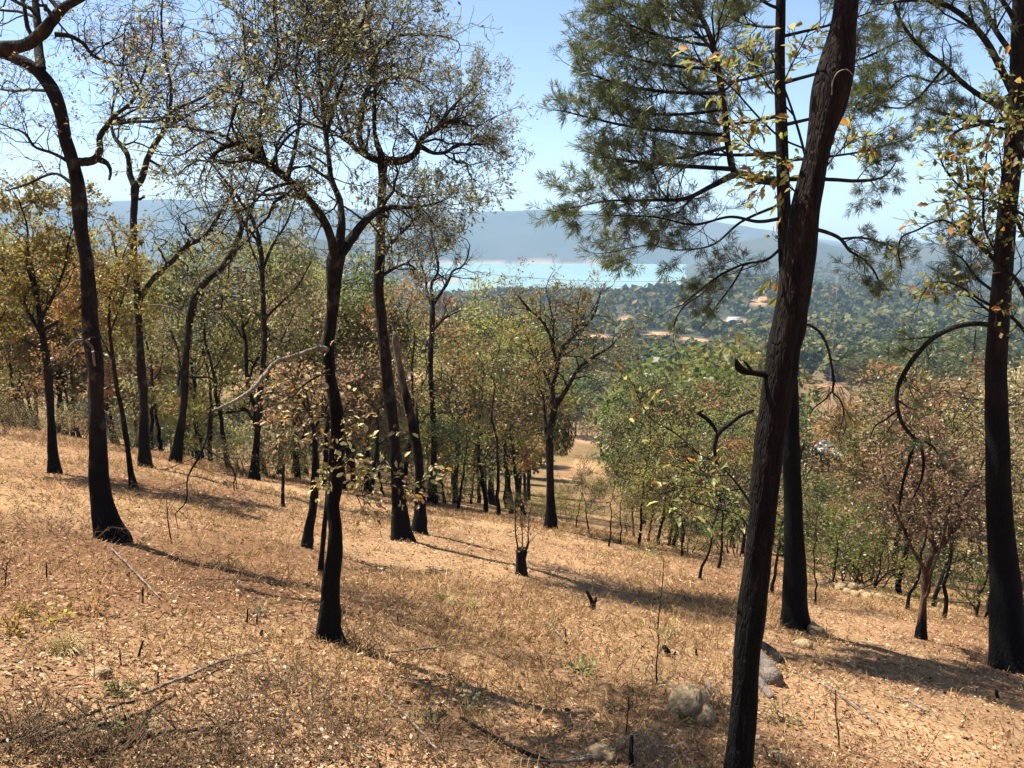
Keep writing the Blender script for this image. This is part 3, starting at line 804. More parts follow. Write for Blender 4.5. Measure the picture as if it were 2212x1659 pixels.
# tall oak behind the centre, crown spreading right over the sky
near_tree('oak_tree', 'tall oak behind the centre whose fine-leaved crown spreads right against the sky', (868, 1168),
    [(872, 1178, 48), (866, 1130, 36), (863, 1090, 34), (854, 986, 32), (844, 886, 30), (834, 786, 29), (824, 686, 29), (817, 620, 29), (820, 553, 27), (822, 500, 25), (825, 433, 22), (827, 380, 22), (826, 345, 24), (824, 330, 16)],
    [dict(p=[(824, 348, 18), (800, 338, 16), (770, 320, 14), (744, 293, 10), (735, 270, 6), (725, 230, 4)], dY=-1, tw=(14, 1.8, 3), kw=K1),
     dict(p=[(785, 325, 15), (775, 295, 15), (780, 260, 14), (787, 207, 13), (800, 183, 12), (806, 127, 11), (804, 85, 8), (795, 40, 6), (800, -20, 4)], dY=.6, tw=(22, 2.0, 3, .2, 1), kw=K1),
     dict(p=[(826, 340, 16), (810, 290, 12), (808, 240, 11), (812, 167, 11), (815, 112, 11), (837, 90, 10), (864, 77, 8), (897, 75, 7), (954, 78, 5)], dY=-.8, tw=(20, 1.7, 3, .25, .85), kw=K1),
     dict(p=[(830, 345, 20), (864, 347, 19), (894, 333, 17), (910, 300, 14), (944, 280, 11), (977, 260, 10), (990, 260, 8), (1020, 273, 6), (1042, 268, 4)], dY=-.7, tw=(18, 1.3, 3, .3, 1), kw=K1),
     dict(p=[(908, 315, 12), (937, 330, 9), (967, 327, 9), (982, 315, 8), (1020, 313, 7), (1058, 311, 4)], dY=.5, tw=(16, 1.25, 3, .2, 1), kw=K1),
     dict(p=[(944, 280, 9), (964, 247, 8), (990, 217, 7), (1014, 198, 5), (1030, 170, 3)], dY=.5, tw=(16, 1.25, 3, .1, 1), kw=K1),
     dict(p=[(807, 185, 9), (844, 170, 8), (880, 167, 7), (910, 180, 6), (928, 193, 4)], dY=1., tw=(14, 1.4, 3), kw=K1),
     dict(p=[(980, 330, 6), (985, 350, 5), (1005, 352, 5), (1015, 380, 3), (1030, 395, 2)], dY=.3, tw=(8, .9, 2), kw=K2),
     dict(p=[(802, 120, 9), (770, 70, 8), (740, 20, 6), (730, -40, 4)], dY=.4, tw=(16, 1.6, 3), kw=K1),
     dict(p=[(826, 360, 9), (840, 400, 8), (870, 420, 7), (905, 425, 5), (940, 420, 3)], dY=-.5, tw=(12, 1.2, 3), kw=K1),
     dict(p=[(820, 560, 9), (850, 520, 8), (880, 490, 6), (900, 470, 4)], dY=-.6, tw=(12, 1.4, 3), kw=K1),
     dict(p=[(818, 600, 9), (850, 580, 8), (880, 570, 6), (905, 590, 4)], dY=.6, tw=(12, 1.4, 3), kw=K1)],
    leaf=(27000, .058, (.27, .25, .14), 'leafolive', dict(wide=.42)), seed=11, char_h=3.2)
near_tree('burnt_snag', 'burnt snag with a broken top beside the tall oak', (905, 1152),
    [(904, 1160, 36), (907, 1120, 27), (907, 1086, 25), (904, 1003, 24), (890, 913, 22), (877, 853, 20), (866, 800, 18), (858, 760, 18), (853, 728, 16), (850, 716, 4)],
    [dict(p=[(904, 950, 8), (901, 900, 7), (900, 870, 4)], dY=.2)], bark='dead', char_h=5.5, seed=12, cat='snag', char_amt=1.3)
near_tree('oak_tree', 'slender bare oak with a leafless twiggy crown against the lake', (932, 1090),
    [(935, 1095, 24), (935, 1050, 18), (937, 953, 15), (934, 853, 14), (930, 786, 14), (934, 720, 13), (935, 665, 12), (934, 650, 9)],
    [dict(p=[(934, 660, 9), (924, 640, 8), (918, 600, 5), (905, 560, 4), (900, 520, 3)], dY=.6, tw=(10, 1.4, 2), kw=K2),
     dict(p=[(935, 655, 9), (933, 611, 8), (946, 590, 7), (943, 549, 6), (933, 507, 5), (928, 470, 3)], dY=-.5, tw=(12, 1.5, 2), kw=K2),
     dict(p=[(936, 655, 9), (958, 622, 8), (970, 601, 7), (976, 586, 6), (995, 578, 5), (1008, 560, 4), (1015, 530, 3)], dY=.4, tw=(12, 1.4, 2), kw=K2),
     dict(p=[(936, 715, 6), (960, 690, 5), (985, 675, 3)], dY=-.4, tw=(6, 1.2, 2), kw=K2)], leaf=(350, .07, TAN, 'leaf'), seed=13)
near_tree('oak_tree', 'thin black oak whose top forks left, right of the bare slender oak', (984, 1092),
    [(985, 1100, 16), (984, 1050, 12), (984, 920, 12), (975, 890, 10), (967, 876, 9), (944, 846, 7), (920, 800, 4)],
    [dict(p=[(983, 920, 8), (1000, 890, 7), (1030, 870, 6), (1070, 865, 4)], dY=.5, tw=(10, 1.4, 3), kw=K2),
     dict(p=[(967, 876, 6), (975, 820, 5), (990, 760, 4)], dY=.5, tw=(10, 1.5, 3), kw=K2)], leaf=(3000, .085, OLIVE, 'leaf'), seed=14)
near_tree('oak_tree', 'forked oak with a wide candelabra of dark boughs beneath the lake', (1189, 1142),
    [(1190, 1150, 30), (1190, 1103, 21), (1188, 1020, 19), (1187, 953, 19), (1193, 905, 19), (1200, 875, 17), (1203, 860, 12)],
    [dict(p=[(1198, 880, 12), (1230, 830, 10), (1247, 800, 9), (1284, 770, 8), (1317, 750, 6), (1335, 730, 3)], dY=-.8, tw=(10, 1.4, 3), kw=K1),
     dict(p=[(1198, 882, 14), (1194, 850, 12), (1203, 800, 11), (1214, 753, 10), (1237, 730, 9), (1267, 703, 8), (1287, 670, 6), (1295, 640, 3)], dY=.7, tw=(13, 1.5, 3, .3, 1), kw=K1),
     dict(p=[(1194, 845, 10), (1175, 805, 8), (1160, 786, 8), (1152, 770, 6), (1140, 730, 4)], dY=1., tw=(9, 1.4, 3), kw=K1),
     dict(p=[(1205, 795, 8), (1195, 750, 8), (1187, 720, 7), (1164, 686, 6), (1137, 663, 5), (1120, 640, 3)], dY=-.8, tw=(12, 1.4, 3, .2, 1), kw=K1),
     dict(p=[(1195, 740, 6), (1193, 690, 5), (1185, 650, 4), (1180, 630, 3)], dY=.6, tw=(10, 1.3, 3, .2, 1), kw=K1),
     dict(p=[(1237, 730, 6), (1245, 690, 5), (1250, 650, 3)], dY=.4, tw=(8, 1.2, 3, .2, 1), kw=K1),
     dict(p=[(1185, 960, 10), (1178, 920, 9), (1175, 870, 6), (1165, 830, 4)], dY=.8, tw=(8, 1.4, 3), kw=K1)],
    leaf=(7600, .075, (.25, .20, .085), 'leaf'), seed=15)
def moss_clump(px, py, w, h, Y, label, color, parent_g):
    c = unproj(px, py, Y); d = np.linalg.norm(c - EYE)
    n = 1500
    P = rng.normal(0, 1, (n, 3)); P = P / np.linalg.norm(P, axis=1)[:, None] * rng.random((n, 1)) ** .4
    P = P * np.array([w, w, h]) * .5 / F * d
    V, Q = leaf_arrays(P, unit(P) + np.array([0, 0, -.8]), .13, droop=.8, wide=.2)
    me = mkmesh('mistletoe', V, Q, fattr={'tint': rng.random(n)})
    o = obj('mistletoe', me, 'leafgreen', None, tuple(c), color)
    tag(o, label, 'mistletoe')
moss_clump(1217, 935, 46, 100, ground_at(1189, 1142)[1] - .1, 'dark green mistletoe clump hanging beside the forked oak trunk', (.05, .07, .015), None)

# ---------------------------------------------------------------- pines
KP = dict(wig=.18, up=.09, seg=.12, nch=(0, 4, 3, 4), ang=(.35, .95), upb=.2)
KPd = dict(wig=.30, up=-.03, seg=.14, nch=(0, 3, 3), upb=-.4)
def pine_tip(px, py, x2, y2, w=9, sag=20, n=14, L=1.0, dY=0., lev=1, t0=.38):
    n = int(n * 1.55); L = L * .62
    return dict(p=[(px, py, w), (px * .7 + x2 * .3, py * .7 + y2 * .3 + sag * .7, w * .8), (px * .35 + x2 * .65, py * .35 + y2 * .65 + sag, w * .6), (x2, y2, 3)], dY=dY, tw=(n, L, lev, t0, 1), kw=KP)
near_tree('pine_tree', 'straight black trunked pine whose needle boughs fill the sky right of the lake', (1720, 1356),
    [(1719, 1364, 72), (1717, 1335, 60), (1715, 1250, 54), (1712, 1100, 45), (1707, 900, 41), (1703, 700, 37), (1698, 550, 34), (1692, 400, 32), (1688, 250, 29), (1686, 100, 26), (1688, -60, 23), (1690, -300, 16), (1692, -520, 5)],
    [dict(p=[(1690, 392, 24), (1640, 388, 22), (1592, 377, 19), (1540, 400, 14), (1475, 430, 10), (1420, 432, 8), (1370, 433, 7), (1320, 432, 5), (1240, 448, 3)], dY=-1.2, tw=(20, .85, 2, .45, 1), kw=KP),
     dict(p=[(1598, 378, 17), (1588, 367, 17), (1575, 317, 17), (1565, 233, 16), (1552, 150, 15), (1542, 100, 14), (1525, 50, 12), (1502, 0, 10), (1480, -80, 7), (1470, -180, 3)], y0=-.3, dY=-.4, tw=(20, 1.1, 2, .4, 1), kw=KP),
     pine_tip(1588, 365, 1300, 340, 13, 2, 18, .9, -.6), pine_tip(1575, 317, 1280, 330, 10, 25, 16, .9, .5), pine_tip(1570, 290, 1215, 240, 11, 12, 22, .95, -.8),
     pine_tip(1566, 235, 1290, 200, 10, 30, 18, .95, .9), pine_tip(1560, 200, 1245, 150, 11, 20, 22, 1., -.7), pine_tip(1552, 150, 1255, 70, 10, 25, 20, 1., .6),
     pine_tip(1542, 100, 1300, 20, 9, 15, 18, 1., -.5), pine_tip(1530, 60, 1270, -40, 9, 15, 18, 1.), pine_tip(1565, 230, 1420, 140, 8, 10, 14, .9, 1.2), pine_tip(1552, 150, 1400, 60, 8, 10, 14, .9, 1.0),
     pine_tip(1545, 110, 1440, 0, 8, 6, 14, 1., -1.), pine_tip(1560, 200, 1640, 110, 7, 6, 12, .8, 1.),
     pine_tip(1688, 250, 1480, 250, 10, 20, 16, .9, 1.4), pine_tip(1687, 150, 1500, 170, 10, 15, 16, .9, 1.6), pine_tip(1686, 60, 1560, 30, 9, 10, 16, .9, 1.2), pine_tip(1686, 20, 1600, -40, 9, 10, 16, .9, -.8),
     pine_tip(1690, 330, 1420, 300, 11, 20, 18, .9, .7),
     dict(p=[(1694, 470, 10), (1640, 480, 9), (1580, 470, 7), (1500, 485, 6), (1420, 470, 4), (1300, 465, 3)], dY=-.7, tw=(14, .8, 2, .4, 1), kw=KP),
     dict(p=[(1694, 530, 8), (1658, 560, 7), (1608, 570, 6), (1558, 593, 6), (1508, 630, 5), (1475, 658, 3)], dY=-.9, tw=(9, .8, 2, .1, .9), kw=KPd),
     dict(p=[(1608, 572, 5), (1585, 612, 5), (1552, 656, 4), (1530, 685, 2)], y0=-.5, dY=-.3, name='limb'),
     dict(p=[(1690, 440, 9), (1600, 480, 7), (1540, 530, 5), (1470, 540, 4), (1400, 530, 3), (1320, 545, 3)], dY=.8, tw=(12, .8, 2, .4, 1), kw=KP),
     dict(p=[(1560, 590, 4), (1510, 640, 4), (1480, 660, 4), (1460, 690, 3), (1455, 740, 2)], y0=-.5, dY=.2, tw=(5, .5, 1), kw=KPd),
     dict(p=[(1700, 388, 12), (1798, 388, 10), (1848, 391, 9), (1892, 388, 7), (1912, 380, 5), (1928, 362, 4), (1939, 342, 2)], dY=.8, tw=(8, .6, 2, .5, 1), kw=KPd),
     dict(p=[(1700, 490, 12), (1787, 502, 10), (1817, 517, 9), (1834, 540, 7), (1864, 559, 6), (1889, 587, 5), (1902, 617, 3)], dY=.5, tw=(7, .6, 2, .4, 1), kw=KPd),
     dict(p=[(1815, 515, 7), (1864, 513, 7), (1900, 523, 6), (1939, 544, 4), (1945, 575, 2)], y0=.4, dY=.4, tw=(6, .5, 2, .2, 1), kw=KPd),
     pine_tip(1688, 270, 1900, 200, 10, 10, 14, .8, .8), pine_tip(1687, 180, 1960, 80, 10, 10, 16, .9, .9), pine_tip(1690, 350, 1960, 300, 9, 10, 12, .8, 1.2), pine_tip(1686, 80, 1900, 20, 9, 5, 14, .9, -.6),
     pine_tip(1688, -60, 1500, -160, 9, 5, 16, 1.1), pine_tip(1688, -100, 1870, -180, 9, 5, 16, 1.1), pine_tip(1690, -200, 1560, -300, 8, 5, 14, 1.0), pine_tip(1690, -260, 1820, -360, 8, 5, 14, 1.0), pine_tip(1691, -380, 1620, -480, 6, 5, 10, .9), pine_tip(1691, -400, 1770, -500, 6, 5, 10, .9)],
    bark='pine', limb_bark='oak', char_h=6.5, char_amt=1.5, leaf=(24, .15, (.105, .135, .05), 'needle', dict(width=.0085, spread=.6, tip=.45)), seed=20, sides=16, rough=.12)

near_tree('pine_tree', 'leaning scaly barked pine trunk nearest the camera, crossing the right side', (1590, 1700),
    [(1584, 1730, 78), (1588, 1690, 64), (1592, 1640, 60), (1598, 1560, 62), (1607, 1450, 63), (1617, 1350, 67), (1624, 1290, 68), (1634, 1200, 66), (1646, 1100, 68), (1660, 1000, 72), (1672, 920, 74), (1686, 820, 78), (1696, 740, 80), (1706, 690, 80), (1716, 630, 80), (1726, 560, 79), (1732, 520, 78), (1741, 450, 72), (1752, 400, 68), (1766, 340, 62), (1781, 280, 70), (1797, 225, 88), (1807, 180, 95), (1818, 130, 84), (1826, 80, 70), (1834, 30, 61), (1842, -30, 58), (1856, -200, 54), (1880, -500, 38), (1890, -800, 16), (1894, -950, 5)],
    [dict(p=[(1665, 806, 24), (1640, 808, 16), (1620, 806, 15), (1606, 799, 20), (1597, 790, 19), (1590, 777, 5)], dY=-.15, bark='charwood', name='broken_stub', jit=.25),
     dict(p=[(1622, 800, 8), (1612, 786, 7), (1604, 778, 2)], y0=-.1, dY=-.05, bark='charwood', name='broken_stub', jit=.25),
     dict(p=[(1735, 700, 7), (1752, 703, 7), (1768, 713, 7), (1788, 743, 7), (1797, 786, 6), (1800, 830, 6), (1797, 845, 5), (1812, 860, 4), (1822, 893, 4), (1818, 915, 3), (1812, 940, 2)], dY=-.1, jit=.5, tw=(5, .12, 1, .3, 1), kw=KPd, bark='twig', name='dead_twig'),
     dict(p=[(1797, 845, 4), (1782, 862, 4), (1758, 882, 3), (1748, 900, 2)], y0=-.08, dY=-.05, jit=.1, bark='twig', name='dead_twig'),
     dict(p=[(1822, 893, 3), (1828, 915, 2), (1822, 940, 2)], y0=-.1, bark='twig', name='dead_twig'),
     dict(p=[(1797, 205, 3), (1800, 172, 3), (1812, 154, 3), (1830, 150, 3), (1842, 162, 1)], y0=-.19, bark='dead', jit=.02, name='dead_twig'),
     pine_tip(1856, -200, 1700, -330, 16, 5, 12, .6), pine_tip(1865, -320, 2050, -420, 16, 5, 12, .6), pine_tip(1875, -450, 1680, -560, 14, 5, 12, .6), pine_tip(1880, -560, 2060, -660, 12, 5, 12, .6), pine_tip(1885, -700, 1760, -800, 10, 5, 10, .5), pine_tip(1888, -760, 2000, -850, 10, 5, 10, .5)],
    bark='pine', char_h=4.2, char_amt=1.15, leaf=(12, .16, (.15, .18, .075), 'needle', dict(width=.005)), seed=21, sides=44, rough=.17)

near_tree('pine_tree', 'massive black pine trunk standing at the right edge', (2186, 1452),
    [(2192, 1466, 104), (2188, 1440, 90), (2182, 1390, 80), (2172, 1250, 67), (2163, 1100, 59), (2158, 950, 54), (2156, 786, 49), (2164, 650, 47), (2178, 500, 45), (2190, 350, 43), (2199, 200, 41), (2204, 50, 39), (2208, -150, 34), (2212, -500, 22), (2215, -760, 6)],
    [dict(p=[(2156, 712, 17), (2142, 703, 14), (2092, 701, 13), (2042, 723, 13), (1995, 760, 13), (1958, 803, 12), (1938, 846, 11), (1940, 886, 9), (1955, 926, 9), (1985, 956, 8), (2010, 962, 6), (2025, 980, 4), (2036, 1002, 3)], dY=-.6, jit=.4, tw=(9, .5, 2, .3, 1), kw=KPd, bark='oak'),
     dict(p=[(1976, 950, 8), (1965, 990, 8), (1950, 1045, 7), (1943, 1090, 4)], y0=-.5, dY=.1, bark='oak'),
     dict(p=[(1990, 958, 7), (1995, 1000, 7), (1988, 1040, 5), (1970, 1080, 3)], y0=-.5, dY=-.1, bark='oak'),
     dict(p=[(1940, 885, 6), (1915, 905, 5), (1890, 920, 4), (1880, 945, 2)], y0=-.5, dY=-.1, bark='oak'),
     dict(p=[(2188, 200, 18), (2162, 150, 17), (2125, 83, 15), (2068, 27, 13), (2022, 5, 11), (1960, 2, 8), (1900, 10, 4)], dY=-.6, tw=(12, .75, 2, .3, 1), kw=KP),
     dict(p=[(2180, 236, 15), (2145, 220, 14), (2092, 187, 12), (2042, 143, 11), (1995, 107, 9), (1948, 50, 8), (1932, 7, 7), (1920, -50, 3)], dY=.5, tw=(12, .75, 2, .3, 1), kw=KP),
     dict(p=[(2185, 260, 12), (2130, 262, 10), (2070, 250, 8), (2020, 240, 5), (2000, 232, 3)], dY=.9, tw=(12, .7, 2, .3, 1), kw=KP),
     dict(p=[(2175, 280, 10), (2110, 270, 8), (2060, 290, 7), (2050, 305, 4)], dY=-.3, tw=(7, .5, 2, .3, 1), kw=KP),
     dict(p=[(2042, 143, 8), (2010, 180, 7), (1984, 209, 6), (1953, 231, 5), (1905, 230, 3)], y0=.3, dY=.3, tw=(9, .6, 2, .3, 1), kw=KP),
     dict(p=[(2060, 150, 7), (2030, 175, 6), (1960, 165, 5), (1892, 217, 4), (1850, 240, 3)], y0=.4, dY=.6, tw=(9, .6, 2, .3, 1), kw=KP),
     dict(p=[(2162, 640, 8), (2110, 600, 7), (2080, 560, 5), (2050, 540, 3)], dY=.9, tw=(9, .7, 2, .3, 1), kw=KP),
     dict(p=[(2160, 690, 7), (2120, 660, 6), (2090, 640, 4), (2060, 640, 2)], dY=.9, tw=(9, .7, 2, .3, 1), kw=KP),
     dict(p=[(2200, 130, 14), (2150, 60, 12), (2120, 0, 9), (2080, -60, 5)], dY=.9, tw=(14, .9, 2, .3, 1), kw=KP),
     dict(p=[(2200, 60, 14), (2180, 20, 12), (2130, -40, 8), (2070, -90, 4)], dY=-.5, tw=(14, .9, 2, .3, 1), kw=KP),
     pine_tip(2206, -100, 2050, -180, 14, 5, 14, .9), pine_tip(2208, -150, 2400, -260, 14, 5, 14, .9), pine_tip(2211, -350, 2080, -420, 12, 5, 12, .9), pine_tip(2212, -450, 2350, -560, 10, 5, 12, .9)],
    bark='pine', limb_bark='oak', char_h=7., char_amt=1.6, leaf=(16, .14, (.10, .135, .05), 'needle', dict(width=.0075, tip=.45)), seed=22, sides=20, rough=.1)

# broad-leaved oaks mixed with the pines
KL = dict(wig=.22, up=.03, seg=.09, nch=(0, 3, 3), upb=.2)
LONG = dict(wide=.40, sig=.02, droop=.35)
near_tree('young_oak', 'young oak with yellow green leaves sprouting beside the leaning pine top', (1640, 1560),
    [(1601, 1560, 9), (1622, 1330, 9), (1646, 1120, 9), (1672, 920, 9), (1698, 740, 9), (1722, 580, 9), (1742, 450, 9), (1748, 380, 8), (1735, 320, 7), (1715, 250, 6), (1690, 180, 5), (1665, 110, 3)],
    [dict(p=[(1735, 320, 5), (1690, 300, 5), (1640, 255, 5), (1580, 190, 4), (1520, 140, 3), (1485, 125, 2)], dY=-.1, tw=(13, .28, 1, .25, 1), kw=KL),
     dict(p=[(1740, 345, 5), (1690, 345, 4), (1640, 330, 4), (1590, 290, 2)], dY=-.2, tw=(9, .26, 1, .2, 1), kw=KL),
     dict(p=[(1715, 250, 5), (1670, 200, 4), (1620, 130, 3), (1580, 95, 2)], dY=.1, tw=(9, .26, 1, .2, 1), kw=KL),
     dict(p=[(1690, 180, 4), (1720, 120, 3), (1745, 70, 2)], dY=-.2, tw=(7, .24, 1, .2, 1), kw=KL),
     dict(p=[(1742, 440, 5), (1700, 400, 4), (1665, 390, 3), (1630, 400, 2)], dY=-.2, tw=(8, .24, 1, .2, 1), kw=KL),
     dict(p=[(1735, 500, 4), (1700, 540, 3), (1690, 600, 2), (1685, 650, 2)], dY=-.25, tw=(5, .2, 1, .3, 1), kw=KL),
     dict(p=[(1760, 400, 4), (1800, 340, 4), (1850, 300, 3), (1900, 290, 2)], dY=.2, tw=(9, .26, 1, .3, 1), kw=KL)],
    leaf=(430, .085, (.25, .255, .065), 'leaf', LONG), single=300, seed=23, char_h=0, sides=7, rough=.05, Y=ground_at(1590, 1700)[1] + .32, twig='oak')
near_tree('oak_tree', 'broad yellow, green and orange leaves of an oak overhanging the right edge', (2262, 1560),
    [(2262, 1600, 40), (2256, 1400, 34), (2250, 1150, 30), (2246, 900, 28), (2242, 700, 26), (2240, 560, 22), (2238, 420, 18), (2236, 280, 14), (2230, 150, 8)],
    [dict(p=[(2242, 690, 14), (2190, 600, 12), (2130, 545, 10), (2095, 506, 9), (2095, 450, 7), (2093, 409, 6), (2085, 340, 3)], dY=.3, tw=(18, .42, 2, .2, 1), kw=KL),
     dict(p=[(2190, 600, 8), (2150, 540, 7), (2128, 492, 6), (2125, 409, 5), (2132, 330, 3)], y0=.1, dY=-.4, tw=(14, .42, 2, .2, 1), kw=KL),
     dict(p=[(2095, 506, 6), (2060, 484, 6), (2039, 476, 6), (1980, 498, 5), (1948, 513, 5), (1941, 545, 4), (1948, 580, 2)], y0=.3, dY=.0, tw=(9, .28, 1, .1, 1), kw=KL),
     dict(p=[(2240, 560, 9), (2200, 480, 8), (2170, 400, 6), (2160, 330, 3)], dY=-.2, tw=(14, .42, 2, .2, 1), kw=KL),
     dict(p=[(2242, 760, 9), (2190, 690, 8), (2120, 650, 7), (2050, 610, 5), (2010, 612, 4), (1990, 640, 2)], dY=-.2, tw=(14, .36, 2, .2, 1), kw=KL),
     dict(p=[(2238, 400, 8), (2200, 310, 7), (2170, 260, 5), (2150, 230, 3)], dY=.1, tw=(12, .36, 2, .2, 1), kw=KL),
     dict(p=[(2095, 420, 6), (2060, 390, 5), (2030, 340, 4), (2025, 300, 2)], y0=.3, dY=.1, tw=(12, .36, 2, .1, 1), kw=KL),
     dict(p=[(2238, 480, 8), (2160, 440, 6), (2080, 430, 4), (2050, 440, 2)], dY=-.5, tw=(12, .36, 2, .2, 1), kw=KL),
     dict(p=[(2234, 230, 8), (2190, 200, 6), (2160, 220, 4), (2150, 250, 2)], dY=-.3, tw=(10, .36, 2, .2, 1), kw=KL)],
    leaf=(950, .075, (.17, .19, .05), 'leaf', dict(wide=.6, sig=.02)), single=300, seed=24, char_h=2, Y=7.4, twig='oak')
near_tree('oak_sapling', 'thin oak sapling with sparse pale leaves reaching left of the leaning pine', (1640, 1420),
    [(1606, 1420, 7), (1620, 1300, 7), (1640, 1180, 7), (1640, 1120, 7), (1617, 1081, 6), (1600, 1056, 6), (1575, 1025, 5), (1548, 1000, 5), (1507, 979, 3), (1480, 960, 2)],
    [dict(p=[(1548, 1000, 9), (1545, 960, 10), (1552, 935, 11), (1575, 915, 10), (1600, 897, 9), (1628, 886, 8)], dY=-.1, bark='charwood'),
     dict(p=[(1552, 937, 9), (1538, 915, 10), (1520, 900, 11), (1508, 893, 8), (1520, 886, 4)], dY=-.1, bark='charwood'),
     dict(p=[(1600, 1056, 4), (1560, 1060, 3), (1500, 1050, 2), (1450, 1060, 2)], dY=-.2, tw=(8, .3, 2, .1, 1), kw=KL),
     dict(p=[(1575, 1025, 4), (1530, 1030, 3), (1470, 1010, 2)], dY=.2, tw=(8, .3, 2, .1, 1), kw=KL),
     dict(p=[(1630, 1160, 4), (1590, 1110, 3), (1546, 1100, 3), (1500, 1085, 2)], dY=-.1, tw=(7, .26, 2, .1, 1), kw=KL),
     dict(p=[(1510, 980, 3), (1450, 930, 3), (1400, 900, 2), (1380, 860, 2)], dY=.1, tw=(8, .3, 2, .1, 1), kw=KL)],
    leaf=(150, .10, (.36, .38, .13), 'leaf', LONG), single=150, seed=25, char_h=1.2, Y=ground_at(1590, 1700)[1] + .6, sides=7, rough=.05)

# reddish stemmed small tree
near_tree('small_tree', 'reddish stemmed small tree with pinkish brown withered leaves, left of the edge pine', (1990, 1380),
    [(1989, 1386, 26), (1991, 1350, 20), (1993, 1310, 16), (1997, 1260, 16), (1999, 1230, 18), (2008, 1208, 16), (2016, 1192, 10)],
    [dict(p=[(2016, 1196, 12), (2045, 1170, 11), (2067, 1133, 10), (2082, 1076, 9), (2107, 1045, 6), (2125, 990, 3)], dY=.4, tw=(16, .8, 3, .2, 1), kw=K1),
     dict(p=[(2014, 1196, 12), (2010, 1150, 10), (2007, 1114, 9), (2003, 1060, 7), (2010, 980, 5), (2000, 900, 3)], dY=.7, tw=(18, .9, 3, .2, 1), kw=K1),
     dict(p=[(1999, 1232, 11), (1985, 1210, 10), (1972, 1190, 9), (1958, 1160, 8), (1930, 1100, 6), (1910, 1030, 4), (1900, 960, 3)], dY=-.3, tw=(18, .9, 3, .3, 1), kw=K1),
     dict(p=[(1993, 1300, 8), (2005, 1280, 8), (2012, 1240, 7), (2030, 1190, 6), (2050, 1100, 4), (2060, 1010, 3)], dY=-.5, tw=(14, .9, 3, .4, 1), kw=K1),
     dict(p=[(1962, 1165, 6), (1940, 1080, 5), (1960, 1000, 4), (1950, 920, 3)], y0=-.2, dY=.8, tw=(14, .8, 3, .3, 1), kw=K1)],
    bark='red', char_h=.5, leaf=(7000, .06, PINKBROWN, 'leafdry', dict(wide=.6)), seed=26)

# ------------------------------------------------------------------ thicket trees: one of each kind, then copies
def proto_oak(seed, hgt=8.0, nleaf=4600, size=.135, lean=.0, spread=1.0, fork=.42, lev=3, char_h=2.4, r0=.10, mat='leaf', wide=.5, nl=6):
    random.seed(500 + seed)
    root = thing('oak_tree', 'oak', 'tree', (0, 0, 0))
    n = 16; t = np.linspace(0, 1, n)
    wob = np.cumsum(rng.normal(0, .05, (n, 2)), axis=0)
    P = np.stack([lean * t * hgt + wob[:, 0], wob[:, 1], t * hgt * .72 - .3], 1)
    r = r0 * (1 - .78 * t) + .03 * np.exp(-t * 14)
    tubes = [(P, r, 9)]
    obj('trunk', tube_mesh('trunk', tubes, .2, char_fn(0, char_h, 1.2)), 'oak', root)
    W = Wood()
    kw = dict(wig=.32, up=.05, seg=.25, nch=(0, 4, 4, 4), rmin=.008)
    for k in range(nl):
        f = fork + (1 - fork) * (k + random.random() * .8) / nl
        i = min(n - 2, int(f * (n - 1)))
        a = k * 2.4 + random.random()
        d = Vector((math.cos(a) * spread, math.sin(a) * spread, .75)).normalized()
        W.grow(Vector(P[i]), d, hgt * random.uniform(.28, .42) * (1.25 - .5 * f), r[i] * .55, lev, **kw)
    W.grow(Vector(P[-1]), Vector((0, 0, 1)), hgt * .3, r[-1], lev - 1, **kw)
    obj('branchwork', tube_mesh('branchwork', W.tubes), 'twig', root)
    V, Q, tt = W.clumps(nleaf, size, wide=wide)
    o = obj('crown', mkmesh('crown', V, Q, fattr={'tint': tt}), mat, root, color=OLIVE); o['kind'] = 'stuff'
    return dict(root=root, used=False, h=hgt)

def proto_shrub(seed, hgt=2.2, nleaf=2200, size=.075, mat='leaf', stems=9, spread=.8):
    random.seed(700 + seed)
    root = thing('shrub', 'shrub', 'shrub', (0, 0, 0))
    W = Wood()
    for k in range(stems):
        a = k * 2.4 + random.random()
        d = Vector((math.cos(a) * spread * random.random(), math.sin(a) * spread * random.random(), 1)).normalized()
        W.grow(Vector((math.cos(a) * .15, math.sin(a) * .15, -.1)), d, hgt * random.uniform(.7, 1.0), .018, 2, wig=.18, up=.04, seg=.2, nch=(0, 4, 5), rmin=.004)
    obj('branchwork', tube_mesh('branchwork', W.tubes), 'twig', root)
    V, Q = W.leaves(nleaf, size, sig=.05, wide=.5)
    o = obj('crown', mkmesh('crown', V, Q, fattr={'tint': rng.random(len(Q))}), mat, root, color=OLIVE); o['kind'] = 'stuff'
    return dict(root=root, used=False, h=hgt)

